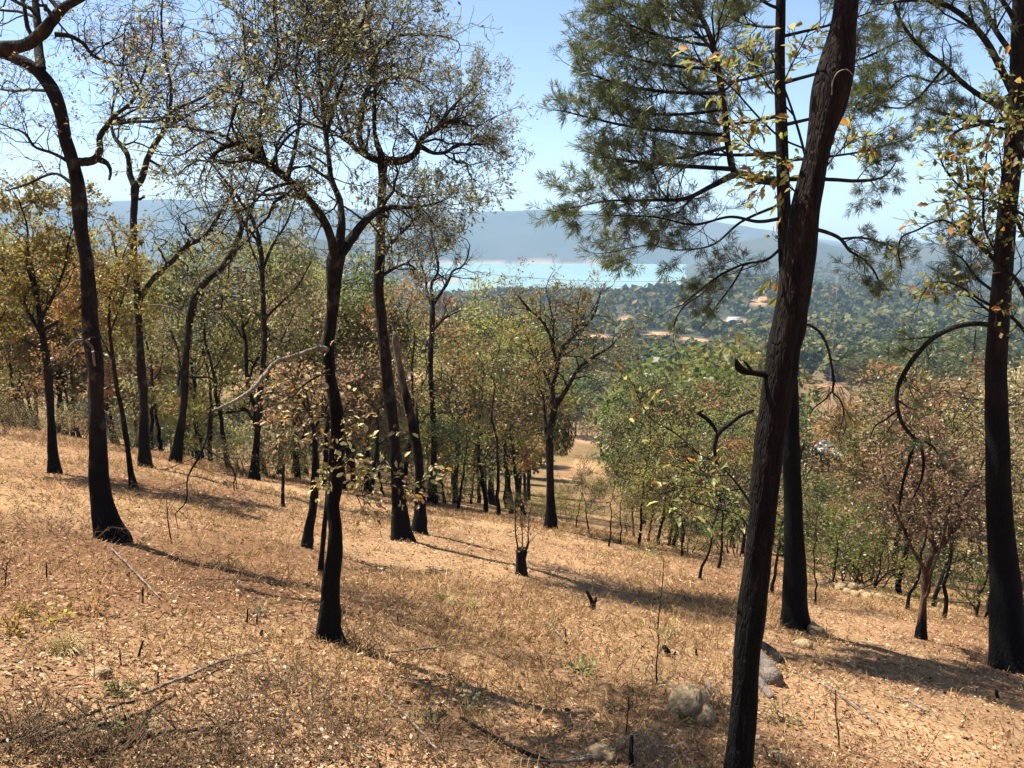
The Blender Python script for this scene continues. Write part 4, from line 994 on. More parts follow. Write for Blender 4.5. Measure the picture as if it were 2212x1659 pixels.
def proto_round(seed, hgt=9., lobes=26, per=150, size=.34, flat=.8, mat='leafgreen', kind='broadleaf_tree', wide=.75, base=.25):
    random.seed(900 + seed); 
    root = thing(kind, 'tree', 'tree', (0, 0, 0))
    t = np.linspace(0, 1, 8)
    P = np.stack([.15 * np.sin(t * 5), .12 * np.cos(t * 4), t * hgt * .8 - .3], 1)
    W = Wood()
    obj('trunk', tube_mesh('trunk', [(P, .2 * (1 - .8 * t) + .03, 8)], .15), 'oak', root)
    Ps, Ds = [], []
    for k in range(lobes):
        u = rng.normal(0, 1, 3); u /= np.linalg.norm(u)
        cpos = np.array([u[0] * hgt * .33 * flat, u[1] * hgt * .33 * flat, hgt * (.62 + base * u[2] * 1.1)])
        lr = hgt * rng.uniform(.10, .19)
        W.grow(Vector(P[5]), Vector(cpos - P[5]).normalized(), float(np.linalg.norm(cpos - P[5])), .05, 0, wig=.1, up=0, seg=.6)
        q = rng.normal(0, 1, (per, 3)); q /= np.linalg.norm(q, axis=1)[:, None]
        q = q * rng.uniform(.62, 1.12, (per, 1))
        Ps.append(cpos + q * lr * np.array([1.1, 1.1, .85])); Ds.append(q * .6)
    obj('branchwork', tube_mesh('branchwork', W.tubes), 'twig', root)
    Pn = np.concatenate(Ps); Dn = np.concatenate(Ds)
    V, Q = leaf_arrays(Pn, Dn, rng.uniform(.6, 1.3, len(Pn)) * size, wide=wide, up=.6)
    o = obj('crown', mkmesh('crown', V, Q, fattr={'tint': rng.random(len(Q))}), mat, root, color=GREEN); o['kind'] = 'stuff'
    return dict(root=root, used=False, h=hgt)

def proto_pine(seed, hgt=11.):
    random.seed(950 + seed)
    root = thing('pine_tree', 'pine', 'tree', (0, 0, 0))
    t = np.linspace(0, 1, 10)
    P = np.stack([.1 * np.sin(t * 5), .1 * np.cos(t * 4), t * hgt - .3], 1)
    obj('trunk', tube_mesh('trunk', [(P, .17 * (1 - .9 * t) + .01, 8)], .12, char_fn(0, 3.)), 'pine', root)
    W = Wood()
    for k in range(26):
        f = .38 + .6 * k / 26
        i = min(8, int(f * 9)); a = k * 2.4
        W.grow(Vector(P[i] * (1 - (f * 9 - i)) + P[i + 1] * (f * 9 - i)), Vector((math.cos(a), math.sin(a), .35)).normalized(), hgt * .26 * (1.25 - f), .035, 2, wig=.15, up=.06, seg=.3, nch=(0, 4, 5), rmin=.006)
    obj('branchwork', tube_mesh('branchwork', W.tubes), 'twig', root)
    V, Q = W.needles(5, .36, width=.03, spread=.6)
    o = obj('crown', mkmesh('crown', V, Q, fattr={'tint': rng.random(len(Q))}), 'needle', root, color=(.09, .12, .04)); o['kind'] = 'stuff'
    return dict(root=root, used=False, h=hgt)

def place(pr, x, y, h, color, label, group, rz=None, z=None, wf=1.0):
    zz = float(H(x, y)) if z is None else z
    s = h / pr['h']
    rz = random.random() * 6.28 if rz is None else rz
    if not pr['used']:
        pr['used'] = True
        r = pr['root']; r.location = (x, y, zz); r.rotation_euler = (0, 0, rz); r.scale = (s * wf, s * wf, s)
        for ch in r.children:
            if ch.name.startswith('crown'): ch.color = (*color, 1)
    else:
        r = copy_tree(pr['root'], (x, y, zz), rz, s * wf, color, s)
    r['label'] = label; r['group'] = group
    return r

OAKS = [proto_oak(1, fork=.5), proto_oak(2, lean=.12, fork=.46), proto_oak(3, lean=-.10, spread=1.3, mat='leafolive'), proto_oak(4, nleaf=1900, fork=.55), proto_oak(5, nleaf=6200, size=.14, fork=.38, spread=1.2, r0=.13), proto_oak(6, nleaf=5600, fork=.46, nl=7, lean=.05, mat='leafolive', r0=.12)]
THIN = [proto_oak(11, hgt=6, nleaf=1500, size=.085, r0=.055, fork=.5, nl=4, spread=.7), proto_oak(12, hgt=6, nleaf=1900, size=.085, r0=.05, fork=.42, lean=.12, nl=5, spread=.8), proto_oak(13, hgt=6, nleaf=700, size=.085, r0=.06, fork=.55, nl=4, lean=-.08)]
SHRUBS = [proto_shrub(1), proto_shrub(2, nleaf=2600, spread=1.0), proto_shrub(3, nleaf=900, mat='leafdry')]
ROUND = [proto_round(1), proto_round(2, lobes=20, flat=.95), proto_round(3, hgt=9, lobes=30, per=130, flat=.72), proto_round(4, lobes=18, per=120, flat=1.0, mat='leaf')]
PINES = [proto_pine(1), proto_pine(2)]

_spx = [-200, 0, 250, 300, 430, 600, 700, 900, 950, 1000, 1300, 1340, 1420, 1500, 1650, 1750, 1850, 1950, 2100, 2300]
_spy = [400, 410, 410, 520, 440, 420, 440, 520, 620, 600, 610, 720, 760, 720, 740, 780, 770, 720, 700, 660]
def skyline(px): return float(np.interp(px, _spx, _spy))
COLS = [(OLIVE, 'olive'), ((.30, .29, .07), 'yellow green'), ((.31, .165, .07), 'rusty brown'), ((.33, .26, .14), 'tan'), ((.19, .20, .065), 'dull green'), ((.12, .175, .05), 'green'), ((.36, .23, .14), 'pinkish brown')]
random.seed(77)
LAND = [(40, 'at the left edge'), (175, 'left of the thick oak'), (270, 'behind the thick left oak'), (355, 'behind the slim Y oak'), (480, 'behind the bowed oak'), (640, 'behind the slim upright oak'),
        (770, 'behind the central oak'), (890, 'behind the tall oak'), (1000, 'behind the bare oak'), (1120, 'left of the forked oak'), (1240, 'behind the forked oak'), (1390, 'right of the forked oak'),
        (1550, 'left of the leaning pine'), (1690, 'behind the leaning pine'), (1790, 'right of the black pine'), (1940, 'behind the stone row'), (2080, 'behind the reddish tree'), (2230, 'behind the edge pine'), (9999, 'past the right edge')]
def land(px): return next(t for lim, t in LAND if px < lim)
def thick(px, Y, top, pr, color, cname, zone, grp):
    x = col_of(px, Y)
    g = float(H(x, Y))
    for gx, gy, gw, gY in GAPS:
        if gy > 780 and abs(px - gx) < gw * .6 + 1.7 * F / Y and Y < gY: top = max(top, gy + 14)
        elif gy < 780 and abs(px - gx) < gw * .5 and Y < gY: top = max(top, gy + 10)
    br = random.choice((.62, .8, 1.0, 1.12, 1.25)); color = tuple(c * br for c in color)
    h = z_of_py(top, Y) - g
    if h < 3.2: return None
    h = min(h, 16.5)
    tall = 'tall' if h > 11 else 'low' if h < 7 else 'middling'
    return place(pr, x, Y, h, color, f'{tall} thicket oak with {cname} leaves {land(px)}', grp, wf=random.uniform(.9, 1.2) * min(1, 10.5 / h) ** .5)
clear_pts = [(ground_at(px, py, 30.), w) for px, py, w in CLEAR]
GAPS = [(px, py, w * .62, p[1]) for (px, py, w), (p, _) in zip(CLEAR, clear_pts)] + [(1803, 1000, 45, 80.)]
def hides(x, Y, h, rad=2.5):
    z0 = H(x, Y)
    b, px = py_of(np.stack([x, Y, z0], -1)); t, _ = py_of(np.stack([x, Y, z0 + h], -1))
    out = np.zeros(np.shape(x), bool)
    for gx, gy, gw, gY in GAPS:
        out |= (np.abs(px - gx) < gw + rad * F / Y) & (Y < gY * 1.04) & (t < gy + 8) & (b > gy)
    return out
# standing along the brow of the slope: trunks seen at their foot
BROW = [(55, 870, 600, 0, 2), (150, 935, 620, 1, 0), (455, 985, 620, 0, 0), (603, 1018, 560, 3, 2), (640, 1030, 600, 1, 3), (770, 1060, 640, 0, 0), (800, 1070, 620, 2, 3), (1050, 1108, 720, 0, 0), (1074, 1112, 690, 2, 0),
        (1105, 1112, 720, 0, 1), (1142, 1118, 740, 1, 2), (1240, 1142, 1050, 1, 1), (1272, 1150, 1060, 2, 4), (1316, 1180, 1050, 0, 0), (1344, 1176, 1010, 1, 1), (1383, 1180, 840, 0, 4), (1420, 1175, 900, 2, 1),
        (1448, 1180, 860, 0, 0), (1480, 1205, 900, 1, 1), (1508, 1252, 960, 2, 3), (1552, 1228, 930, 0, 0), (1600, 1225, 900, 1, 1), (1668, 1282, 950, 2, 0), (1768, 1306, 1130, 1, 5), (1866, 1262, 1100, 1, 5),
        (1939, 1284, 820, 0, 0), (1954, 1316, 960, 2, 3), (2034, 1332, 830, 1, 3), (2015, 1310, 900, 2, 2), (2098, 1332, 1000, 1, 0), (2128, 1338, 980, 0, 1), (1800, 1262, 1130, 0, 5), (1890, 1275, 1080, 1, 5)]
for k, (px, py, top, v, c) in enumerate(BROW):
    g = ground_at(px, py, 3, 60)
    if g[1] > 45: g = gpt(col_of(px, 40), 40)
    h = max(z_of_py(top - 50, g[1]) - g[2], 3.0)
    pr = THIN[v % 3] if h < 7 or v == 2 else OAKS[v]
    col, cn = COLS[c]
    place(pr, g[0], g[1], h, col, f'thin oak with {cn} leaves on the brow {land(px)}', 'oaks along the brow')
# the thicket behind
n_t = 0
for k in range(92):
    px = -120 + 2450 * ((k * .6180339) % 1.0)
    Y = random.uniform(26, 58) if px < 1330 else random.uniform(24, 62)
    if px < 250: Y = random.uniform(38, 62)
    sk = skyline(px)
    low = random.random()
    top = sk - 30 + low ** 1.5 * (300 if px < 1330 else 230)
    col, cn = random.choices(COLS, weights=(5, 4, 2, 3, 4, 3, 0) if px < 1330 else (4, 4, 2, 2, 5, 5, 0) if px < 1830 else (3, 3, 3, 3, 2, 1, 7))[0]
    pr = random.choices(OAKS, weights=(3, 3, 3, 4, 3, 3))[0]
    if 1225 < px < 1360 and Y < 75: continue
    if 1735 < px < 1880 and Y < 80: top = max(top, 1050)
    if 885 < px < 975: top = max(top, 725)
    thick(px, Y, top, pr, col, cn, 'in the thicket below the brow' if px < 1330 else 'in the open wood down the right slope', 'thicket oaks')
# taller crowns that screen the far ridge on the left
for k, (px, Y, top, v, c) in enumerate([(225, 36, 470, 4, 2), (330, 34, 520, 0, 0), (430, 31, 450, 5, 4), (500, 29, 430, 2, 0), (575, 30, 415, 4, 4), (640, 33, 440, 5, 1), (690, 29, 470, 2, 3), (790, 31, 500, 0, 5), (870, 30, 540, 5, 2), (60, 44, 440, 4, 1), (-20, 46, 430, 2, 2), (150, 42, 450, 5, 4)]):
    col, cn = COLS[c]
    x = col_of(px, Y); h = min(z_of_py(top, Y) - float(H(x, Y)), 16)
    place(OAKS[v], x, Y, h, col, f'tall full crowned oak with {cn} leaves {land(px)}', 'thicket oaks', wf=.8)
# undergrowth
for k in range(44):
    px = -100 + 2400 * ((k * .7548777) % 1.0)
    Y = random.uniform(25, 50)
    if 1235 < px < 1330: continue
    x = col_of(px, Y)
    pr = random.choice(SHRUBS[:2] if random.random() < .8 else SHRUBS)
    col, cn = random.choices(COLS, weights=(4, 4, 2, 3, 4, 5, 2))[0]
    place(pr, x, Y, random.uniform(.9, 2.1), col, f'loose {cn} shrub beyond the brow {land(px)}', 'undergrowth shrubs', wf=1.2)
for k in range(26):
    px = 1150 + 260 * random.random() if k < 18 else random.uniform(400, 650)
    Y = random.uniform(55, 150); x = col_of(px, Y)
    col, cn = random.choices(COLS, weights=(4, 3, 3, 4, 3, 2, 2))[0]
    place(random.choice(SHRUBS), x, Y, random.uniform(.8, 1.7), col, f'low {cn} bush on the open ground {land(px)}', 'undergrowth shrubs', wf=1.3)
# shrubs that can be told apart
for px, py, h, pr, col, lab in [
        (1830, 1262, 2.6, 1, (.19, .25, .05), 'bright yellow green shrub between the black pine and the stone row'),
        (1880, 1268, 2.8, 0, (.12, .19, .04), 'green shrub behind the stone row'),
        (1590, 1200, 3.4, 1, (.14, .22, .045), 'fresh green shrub seen left of the leaning pine'),
        (40, 905, 1.6, 2, (.25, .11, .06), 'russet dead bush at the left edge of the brow'),
        (5, 940, 1.3, 2, (.26, .12, .06), 'low russet bush at the left picture edge'),
        (80, 930, 1.0, 2, (.28, .15, .07), 'small rusty bush behind the thick left oak'),
        (2140, 1330, 2.4, 0, (.13, .17, .04), 'green shrub right of the reddish small tree')]:
    g = ground_at(px, py, 3, 60)
    place(SHRUBS[pr], g[0], g[1], h, col, lab, 'shrubs along the brow', wf=1.25)

# ------------------------------------------------------------------ valley trees
def vt(px, py_base, top, pr, col, lab, grp='valley trees', wf=1.0, Y=None):
    if Y is None:
        g = ground_at(px, py_base, 60.)
    else:
        g = gpt(col_of(px, Y), Y)
    h = max(z_of_py(top, g[1]) - g[2], 3.)
    return place(pr, g[0], g[1], h, col, lab, grp, wf=wf)
vt(1278, 905, 805, ROUND[2], (.045, .095, .025), 'compact deep green round tree above the red clearing', wf=1.1)
vt(1340, 890, 735, ROUND[1], (.10, .10, .035), 'big brownish green round tree behind the deep green one', wf=1.15)
vt(1250, 860, 745, ROUND[0], (.12, .14, .04), 'rounded light green tree right of the forked oak', wf=1.1)
vt(1300, 990, 880, ROUND[3], (.14, .12, .05), 'low olive tree at the edge of the red clearing')
vt(1470, 1000, 745, ROUND[0], (.13, .165, .045), 'large light green tree standing left of the leaning pine', Y=75, wf=1.1)
vt(1400, 1000, 800, ROUND[2], (.12, .16, .045), 'feathery light green tree left of the large light green one', Y=70)
vt(1560, 1000, 720, ROUND[3], (.30, .23, .04), 'golden yellow crowned tree just left of the leaning pine', Y=95, wf=.6)
vt(1600, 1000, 760, ROUND[1], (.15, .15, .05), 'olive tree behind the broken stub of the leaning pine', Y=85)
vt(1985, 1000, 700, PINES[0], (.10, .15, .05), 'bright green pine crown on the right slope below the hills', Y=90, wf=1.3)
vt(1900, 1000, 730, PINES[1], (.10, .14, .05), 'smaller green pine left of the bright green pine', Y=110, wf=1.2)
vt(2070, 1000, 700, PINES[0], (.09, .12, .045), 'dark green pine right of the bright green pine', Y=100, wf=1.3)
VC = [((.07, .085, .03), 'dark green'), ((.10, .10, .04), 'olive green'), ((.13, .10, .05), 'brownish'), ((.05, .07, .03), 'deep green'), ((.11, .13, .045), 'light green')]
random.seed(5)
cnt = 0; tries = 0
spots = []
while cnt < 215 and tries < 4000:
    tries += 1
    Y = 66 * (390 / 66) ** (random.random() ** 1.25)
    px = random.uniform(300, 2300) if random.random() < .85 else random.uniform(-100, 900)
    x = col_of(px, Y)
    if any(abs(x - p[0]) < w * .45 / F * p[1] and abs(Y - p[1]) < p[1] * .14 for p, w in clear_pts): continue
    if any((x - a) ** 2 + (Y - b) ** 2 < 20 for a, b in spots): continue
    if 1230 < px < 1345 and Y < 165: continue
    if 1765 < px < 1850 and Y < 90: continue
    hv = random.uniform(6.5, 13)
    if hides(np.array(x), np.array(Y), hv): continue
    spots.append((x, Y)); cnt += 1
    pr = random.choices(ROUND + PINES, weights=(4, 4, 4, 4, 2, 2))[0]
    col, cn = random.choice(VC)
    far = 'at the slope foot' if Y < 120 else 'in mid valley' if Y < 230 else 'far off in the valley'
    place(pr, x, Y, hv, col, f'{cn} ' + ('pine' if pr in PINES else 'round tree') + f' {far}, {land(px)}', 'valley trees')

# far wood: one mass
def far_wood():
    n = 11500
    Y = 350 * (2600 / 350) ** rng.random(n * 2)
    az = rng.uniform(-.2, .72, n * 2)
    x = az * Y
    z = H(x, Y)
    ok = (z > LAKE_Z + 4) & (fbm(x / 120., Y / 120., 91, 3) > -.19)
    for p, w in clear_pts:
        ra = w * .5 / F * p[1]
        ok &= ~((np.abs(x - p[0]) < ra) & (np.abs(Y - p[1]) < max(ra * 1.5, p[1] * .12)))
    ok &= ~hides(x, Y, 9.0, 3.0)
    x, Y, z = x[ok][:n], Y[ok][:n], z[ok][:n]
    VV, TT = [], []
    for sel, k, sz in ((Y < 600, 64, .135), (Y >= 600, 11, .37)):
        xs, ys, zs = x[sel], Y[sel], z[sel]; n = len(xs)
        h = rng.uniform(4, 13.0, n) * (1 + .35 * (ys > 1000))
        u = rng.normal(0, 1, (n, k, 3)); u /= np.linalg.norm(u, axis=2, keepdims=True)
        u[..., 2] = np.abs(u[..., 2]) * 1.1 - .15
        rad = (h * rng.uniform(.32, .5, n))[:, None, None]
        ph = rng.uniform(0, 6.28, (n, 1))
        an = np.arctan2(u[..., 1], u[..., 0])
        lump = (.86 + .2 * np.sin(an * 3 + ph) * np.sin(u[..., 2] * 5 + ph * 2))[..., None] * rng.uniform(.8, 1.1, (n, k, 1))
        P = np.stack([xs, ys, zs + h * .42], 1)[:, None, :] + u * lump * np.concatenate([rad, rad, (h * .55)[:, None, None]], 2)
        q = (h * sz)[:, None, None] * rng.uniform(.6, 1.3, (n, k, 1))
        nr = unit(u + rng.normal(0, .45, u.shape))
        a = unit(np.cross(nr, rng.normal(0, 1, u.shape))); b = np.cross(nr, a)
        VV.append(np.stack([P + a * q, P + b * q * .7, P - a * q, P - b * q * .7], 2).reshape(-1, 3))
        TT.append(np.clip(np.repeat(rng.random(n), k) * .8 + rng.random(n * k) * .2, 0, 1))
    V = np.concatenate(VV)
    me = mkmesh('far_wood', V, np.arange(len(V)).reshape(-1, 4), fattr={'tint': np.concatenate(TT)})
    o = obj('far_wood', me, 'forest', color=(.06, .08, .03))
    tag(o, 'hazy green woods covering the valley floor as far as the lake', 'woods', kind='stuff')
far_wood()

# ------------------------------------------------------------------ houses and power lines in the valley
def box(x0, x1, y0, y1, z0, z1):
    V = [(x, y, z) for z in (z0, z1) for y in (y0, y1) for x in (x0, x1)]
    Q = [(0, 2, 3, 1), (4, 5, 7, 6), (0, 1, 5, 4), (2, 6, 7, 3), (0, 4, 6, 2), (1, 3, 7, 5)]
    return np.array(V, float), np.array(Q)
def prism_roof(w, d, z, rise, over=.35, th=.14):
    x0, x1, y0, y1 = -w / 2 - over, w / 2 + over, -d / 2 - over, d / 2 + over
    V = []
    for dz in (0, th):
        V += [(x0, y0, z + dz), (x1, y0, z + dz), (x1, 0, z + rise + dz), (x0, 0, z + rise + dz), (x1, y1, z + dz), (x0, y1, z + dz)]
    Q = [(0, 3, 2, 1), (3, 5, 4, 2), (6, 7, 8, 9), (9, 8, 10, 11), (0, 1, 7, 6), (4, 5, 11, 10), (1, 2, 8, 7), (2, 4, 10, 8), (3, 0, 6, 9), (5, 3, 9, 11)]
    return np.array(V, float), np.array(Q)
def house(px, py, w, d, h, label, wall='adobe', roof='tin', rz=0., flat=False, Y=None):
    g = ground_at(px, py, 60.) if Y is None else gpt(col_of(px, Y), Y)
    if Y is not None: g[2] = max(g[2], z_of_py(py, Y))
    r = thing('house', label, 'house', tuple(g), 'houses in the valley', rz)
    obj('wall', mkmesh('wall', *box(-w / 2, w / 2, -d / 2, d / 2, -3., h)), wall, r)
    if flat:
        V, Q = box(-w / 2 - .4, w / 2 + .4, -d / 2 - .5, d / 2 + .4, h, h + .18); V[:, 2] += (V[:, 1] + d / 2) * .14
    else: V, Q = prism_roof(w, d, h, 1.3)
    obj('roof', mkmesh('roof', V, Q), roof, r)
    obj('door', mkmesh('door', *box(-w * .12 - .5, -w * .12 + .5, -d / 2 - .04, -d / 2 + .02, 0, 2.0)), 'dark', r)
    for sx in (.28, -.36):
        wd = obj('window', mkmesh('window', *box(w * sx - .45, w * sx + .45, -d / 2 - .04, -d / 2 + .02, 1.0, 1.9)), 'dark', r)
        obj('sill', mkmesh('sill', *box(w * sx - .55, w * sx + .55, -d / 2 - .12, -d / 2 + .02, .9, .995)), 'plaster', wd)
house(1804, 1018, 3.3, 2.6, 2.2, 'small ochre walled hut with white tin roof right of the black pine', flat=True, rz=-.8, Y=80)
house(1820, 752, 9, 6, 2.6, 'white roofed house glimpsed right of the leaning pine', wall='plaster', rz=.2)
house(1742, 775, 6, 5, 2.6, 'brick house with pale roof just right of the leaning pine', wall='tile')
house(905, 705, 9, 6, 4., 'tan walled house on the red bank left of centre', rz=-.3)
house(1655, 652, 16, 9, 4.5, 'pinkish farmhouse among the far trees left of the leaning pine', wall='adobe', roof='tile')
house(1540, 632, 14, 8, 3.5, 'low house with pale roof in the far wood', wall='plaster')
house(1585, 694, 12, 7, 3., 'grey roofed shed on the tan bank beyond the pine boughs', wall='plaster')

def pole(px, Y, h, label):
    g = gpt(col_of(px, Y), Y)
    r = thing('utility_pole', label, 'utility pole', tuple(g), 'utility poles')
    obj('shaft', tube_mesh('shaft', [(np.array([[0, 0, -1.], [0, 0, h * .5], [0, 0, h], [0, 0, h + .01]]), np.array([.16, .13, .1, .005]), 8)]), 'dead', r)
    obj('crossarm', mkmesh('crossarm', *box(-1.1, 1.1, -.06, .06, h - .6, h - .46)), 'dead', r)
    for x in (-1., 0, 1.):
        obj('insulator', tube_mesh('insulator', [(np.array([[x, 0, h - .46], [x, 0, h - .36], [x, 0, h - .2]]), np.array([.05, .07, .02]), 6)]), 'plaster', r)
    return g + np.array([0, 0, h - .22])
def wire(a, b, sag, rad, label, grp):
    t = np.linspace(0, 1, 40)[:, None]
    P = a * (1 - t) + b * t; P[:, 2] -= (4 * sag * t * (1 - t))[:, 0]
    o = obj('power_line', tube_mesh('power_line', [(P - a, np.full(40, rad), 4)]), 'cable', None, tuple(a))
    tag(o, label, 'power line', grp)
pA = pole(860, 330, 42, 'tall utility pole hidden among the trees left of centre')
pB = pole(1780, 250, 47, 'tall utility pole seen beyond the leaning pine')
pC = pole(2330, 300, 40, 'tall utility pole off to the right in the valley')
for dx in (-1, 1):
    wire(pA + [dx, 0, 0], pB + [dx, 0, 0], 6, .05, 'dark power line crossing in front of the lake', 'power lines over the valley')
    wire(pB + [dx, 0, 0], pC + [dx, 0, 0], 5, .05, 'power line running right from the leaning pine over the valley', 'power lines over the valley')
pD = pole(1130, 130, 10, 'short utility pole in the thicket beneath the lake')
pE = pole(1640, 128, 9, 'short utility pole behind the leaning pine')
for dx in (-1, 1):
    wire(pD + [dx, 0, 0], pE + [dx, 0, 0], 1.2, .03, 'pale wire strung low over the light green trees', 'low wires')

# ------------------------------------------------------------------ ground cover
def litter():
    n = 250000
    Y = 2.0 + 34 * rng.random(n) ** 1.75
    x = rng.uniform(-1, 1, n) * (.80 * Y + 1.2)
    pat = fbm(x * .5, Y * .5, 61, 3)
    keep = rng.random(n) < np.clip(.85 + pat * 2.6, .25, 1)
    x, Y, pat = x[keep], Y[keep], pat[keep]; n = len(x)
    P = np.stack([x, Y, H(x, Y) + rng.uniform(.0, .035, n)], 1)
    d = rng.normal(0, 1, (n, 3)); d[:, 2] = rng.normal(0, .35, n) - .27 * d[:, 1] - .17 * d[:, 0]
    D = unit(d)
    nr = rng.normal(0, .45, (n, 3)); nr[:, 2] = 1
    S = unit(np.cross(D, nr)); U = np.cross(S, D)
    L = (.018 + .055 * rng.random(n) ** 2.2)[:, None] * (1 + .012 * Y[:, None]); w = L * rng.uniform(.35, .62, (n, 1)); c = L * rng.normal(.0, .16, (n, 1))
    V = np.stack([P - D * L * .5 + U * c, P + S * w * .5, P + D * L * .5 + U * c, P - S * w * .5], 1).reshape(-1, 3)
    t = np.clip(rng.normal(.52, .27, n) + pat * .5, 0, 1)
    o = obj('leaf_litter', mkmesh('leaf_litter', V, np.arange(4 * n).reshape(-1, 4), fattr={'tint': t}), 'litter')
    tag(o, 'brown fallen oak leaves carpeting the hillside', 'leaf litter', kind='stuff')
def straw():
    nt_ = 17000; per = 7
    Y = 2.2 + 33 * rng.random(nt_ * 3) ** 1.6
    x = rng.uniform(-1, 1, nt_ * 3) * (.80 * Y + 1.2)
    pat = fbm(x * .28 + 9, Y * .28 + 4, 65, 4)
    keep = rng.random(nt_ * 3) < np.clip(.40 + pat * 3.0, .10, 1)
    x, Y = x[keep][:nt_], Y[keep][:nt_]
    tuft = np.repeat(np.arange(len(x)), per); n = len(tuft)
    bx = x[tuft] + rng.normal(0, .05, n); by = Y[tuft] + rng.normal(0, .05, n)
    P = np.stack([bx, by, H(bx, by) - .01], 1)
    d = rng.normal(0, .75, (n, 3)); d[:, 2] = rng.uniform(.35, 1.2, n)
    D = unit(d); L = rng.uniform(.08, .26, n)[:, None]
    W = unit(np.cross(D, rng.normal(0, 1, (n, 3)))) * rng.uniform(.0018, .0042, (n, 1)) * (1 + .05 * Y[tuft][:, None])
    mid = P + D * L * .6; tip = P + D * L; tip[:, 2] -= L[:, 0] * rng.uniform(.05, .5, n)
    V = np.stack([P - W, P + W, mid + W * .8, mid - W * .8, tip], 1)
    base = np.arange(n)[:, None] * 5
    Q = np.concatenate([base + np.array([[0, 1, 2, 3]]), base + np.array([[3, 2, 4, 4]])], 0)
    Q = np.concatenate([base + np.array([[0, 1, 2, 3]])], 0)
    T3 = base + np.array([[3, 2, 4]])
    Vf = V.reshape(-1, 3)
    t = np.clip(rng.normal(.5, .3, n), 0, 1)
    o = obj('dry_grass', mkmesh('dry_grass', Vf, Q, fattr={'tint': t}), 'straw')
    tag(o, 'straw coloured dry grass blades among the leaves', 'grass', kind='stuff')
    o2 = obj('grass_tip', mkmesh('grass_tip', Vf, T3, fattr={'tint': t}), 'straw', o)
    o2['kind'] = 'stuff'
litter(); straw()

def twig_litter():
    W = Wood(); random.seed(31)
    for k in range(1500):
        Y = 2.4 + 22 * random.random() ** 1.6
        x = random.uniform(-1, 1) * (.78 * Y + 1)
        p = Vector(gpt(x, Y)) + Vector((0, 0, .03))
        a = random.random() * 6.28
        d = Vector((math.cos(a), math.sin(a), 0)); d.z = -.27 * d.y - .17 * d.x + random.uniform(-.03, .10)
        W.grow(p, d.normalized(), random.uniform(.15, .7), random.uniform(.002, .006), 0, wig=.10, up=-.01, seg=.1)
        if k % 2 == 0:
            Y = 2.6 + 18 * random.random() ** 1.5; x = random.uniform(-1, 1) * (.75 * Y + 1)
            W.grow(Vector(gpt(x, Y)), Vector((random.gauss(0, .3), random.gauss(0, .3), 1)).normalized(), random.uniform(.06, .28), random.uniform(.0018, .004), 1, wig=.15, up=.0, seg=.05, nch=(0, 2))
    o = obj('twig_litter', tube_mesh('twig_litter', W.tubes), 'stalk')
    tag(o, 'thin dry twigs and weed stalks scattered over the leaf litter', 'twigs', kind='stuff')
twig_litter()

# dry stalks and long fallen sticks
def stick(pts, label, mat='twig', lift=.05, tw=0):
    P = []; ra = []
    for q in pts:
        g = ground_at(q[0], q[1]); g = g + np.array([0, 0, lift + (q[3] if len(q) > 3 else 0)])
        P.append(g); ra.append(q[2] * .5 / F * np.linalg.norm(g - EYE))
    P = np.array(P); A = spline(np.hstack([P, np.array(ra)[:, None]]), 22)
    g0 = P[0].copy()
    X = A[:, :3] - g0 + rng.normal(0, .004, (22, 3)); r = np.maximum(A[:, 3], .002)
    if tw:
        root = thing('fallen_branch', label, 'branch', tuple(g0), 'fallen sticks and branches')
        obj('stem', tube_mesh('stem', [(X, r, 6)], .1), mat, root)
        W = Wood(); W.along(X, r, .1, 1, tw, .35, 1, wig=.15, up=.0, seg=.08, nch=(0, 2), upb=.3)
        obj('branchwork', tube_mesh('branchwork', W.tubes), mat, root)
    else:
        o = obj('fallen_stick', tube_mesh('fallen_stick', [(X, r, 6)], .1), mat, None, tuple(g0))
        tag(o, label, 'stick', 'fallen sticks and branches')
random.seed(41)
stick([(575, 1415, 3), (480, 1440, 5), (400, 1475, 6), (310, 1512, 6)], 'long pale stick slanting across the litter at lower left', 'dead')
stick([(300, 1525, 4), (200, 1555, 6), (100, 1590, 7), (0, 1618, 8)], 'dark stick running into the lower left edge', 'twig', tw=5)
stick([(380, 1515, 4), (290, 1560, 6), (200, 1585, 7), (90, 1600, 6)], 'brown branch lying below the dark stick at lower left', 'twig', tw=6)
stick([(530, 1570, 4), (430, 1590, 6), (330, 1602, 7), (210, 1640, 7)], 'bent branch along the bottom left', 'twig', tw=6)
stick([(240, 1190, 3), (290, 1240, 4), (345, 1300, 3)], 'pale stick below the thick left oak', 'dead')
stick([(980, 1400, 2), (910, 1412, 4), (840, 1420, 4)], 'thin stick right of the central oak foot', 'dead')
stick([(1180, 1350, 3), (1210, 1380, 4), (1222, 1395, 3)], 'short pale stick in the middle of the slope', 'dead')
stick([(850, 1470, 2), (930, 1480, 4), (975, 1474, 3)], 'thin stick lying level at lower centre', 'dead')
stick([(995, 1560, 5), (1060, 1600, 7), (1140, 1640, 8), (1190, 1659, 8)], 'dark rotting stick at the bottom centre', 'charwood')
stick([(820, 1500, 3), (880, 1560, 4), (960, 1650, 5)], 'straight straw stalk slanting down the lower centre', 'dead')
stick([(1700, 1450, 3), (1800, 1500, 4), (1895, 1572, 5)], 'pale straight stick right of the leaning pine', 'dead')
stick([(1920, 1510, 2), (1965, 1525, 4), (2005, 1545, 4)], 'short pale stick on the right slope', 'dead')
stick([(1100, 1655, 4), (1250, 1655, 6), (1330, 1625, 6), (1370, 1600, 5)], 'dead branch beside the half buried rock at the bottom', 'dead', tw=7)

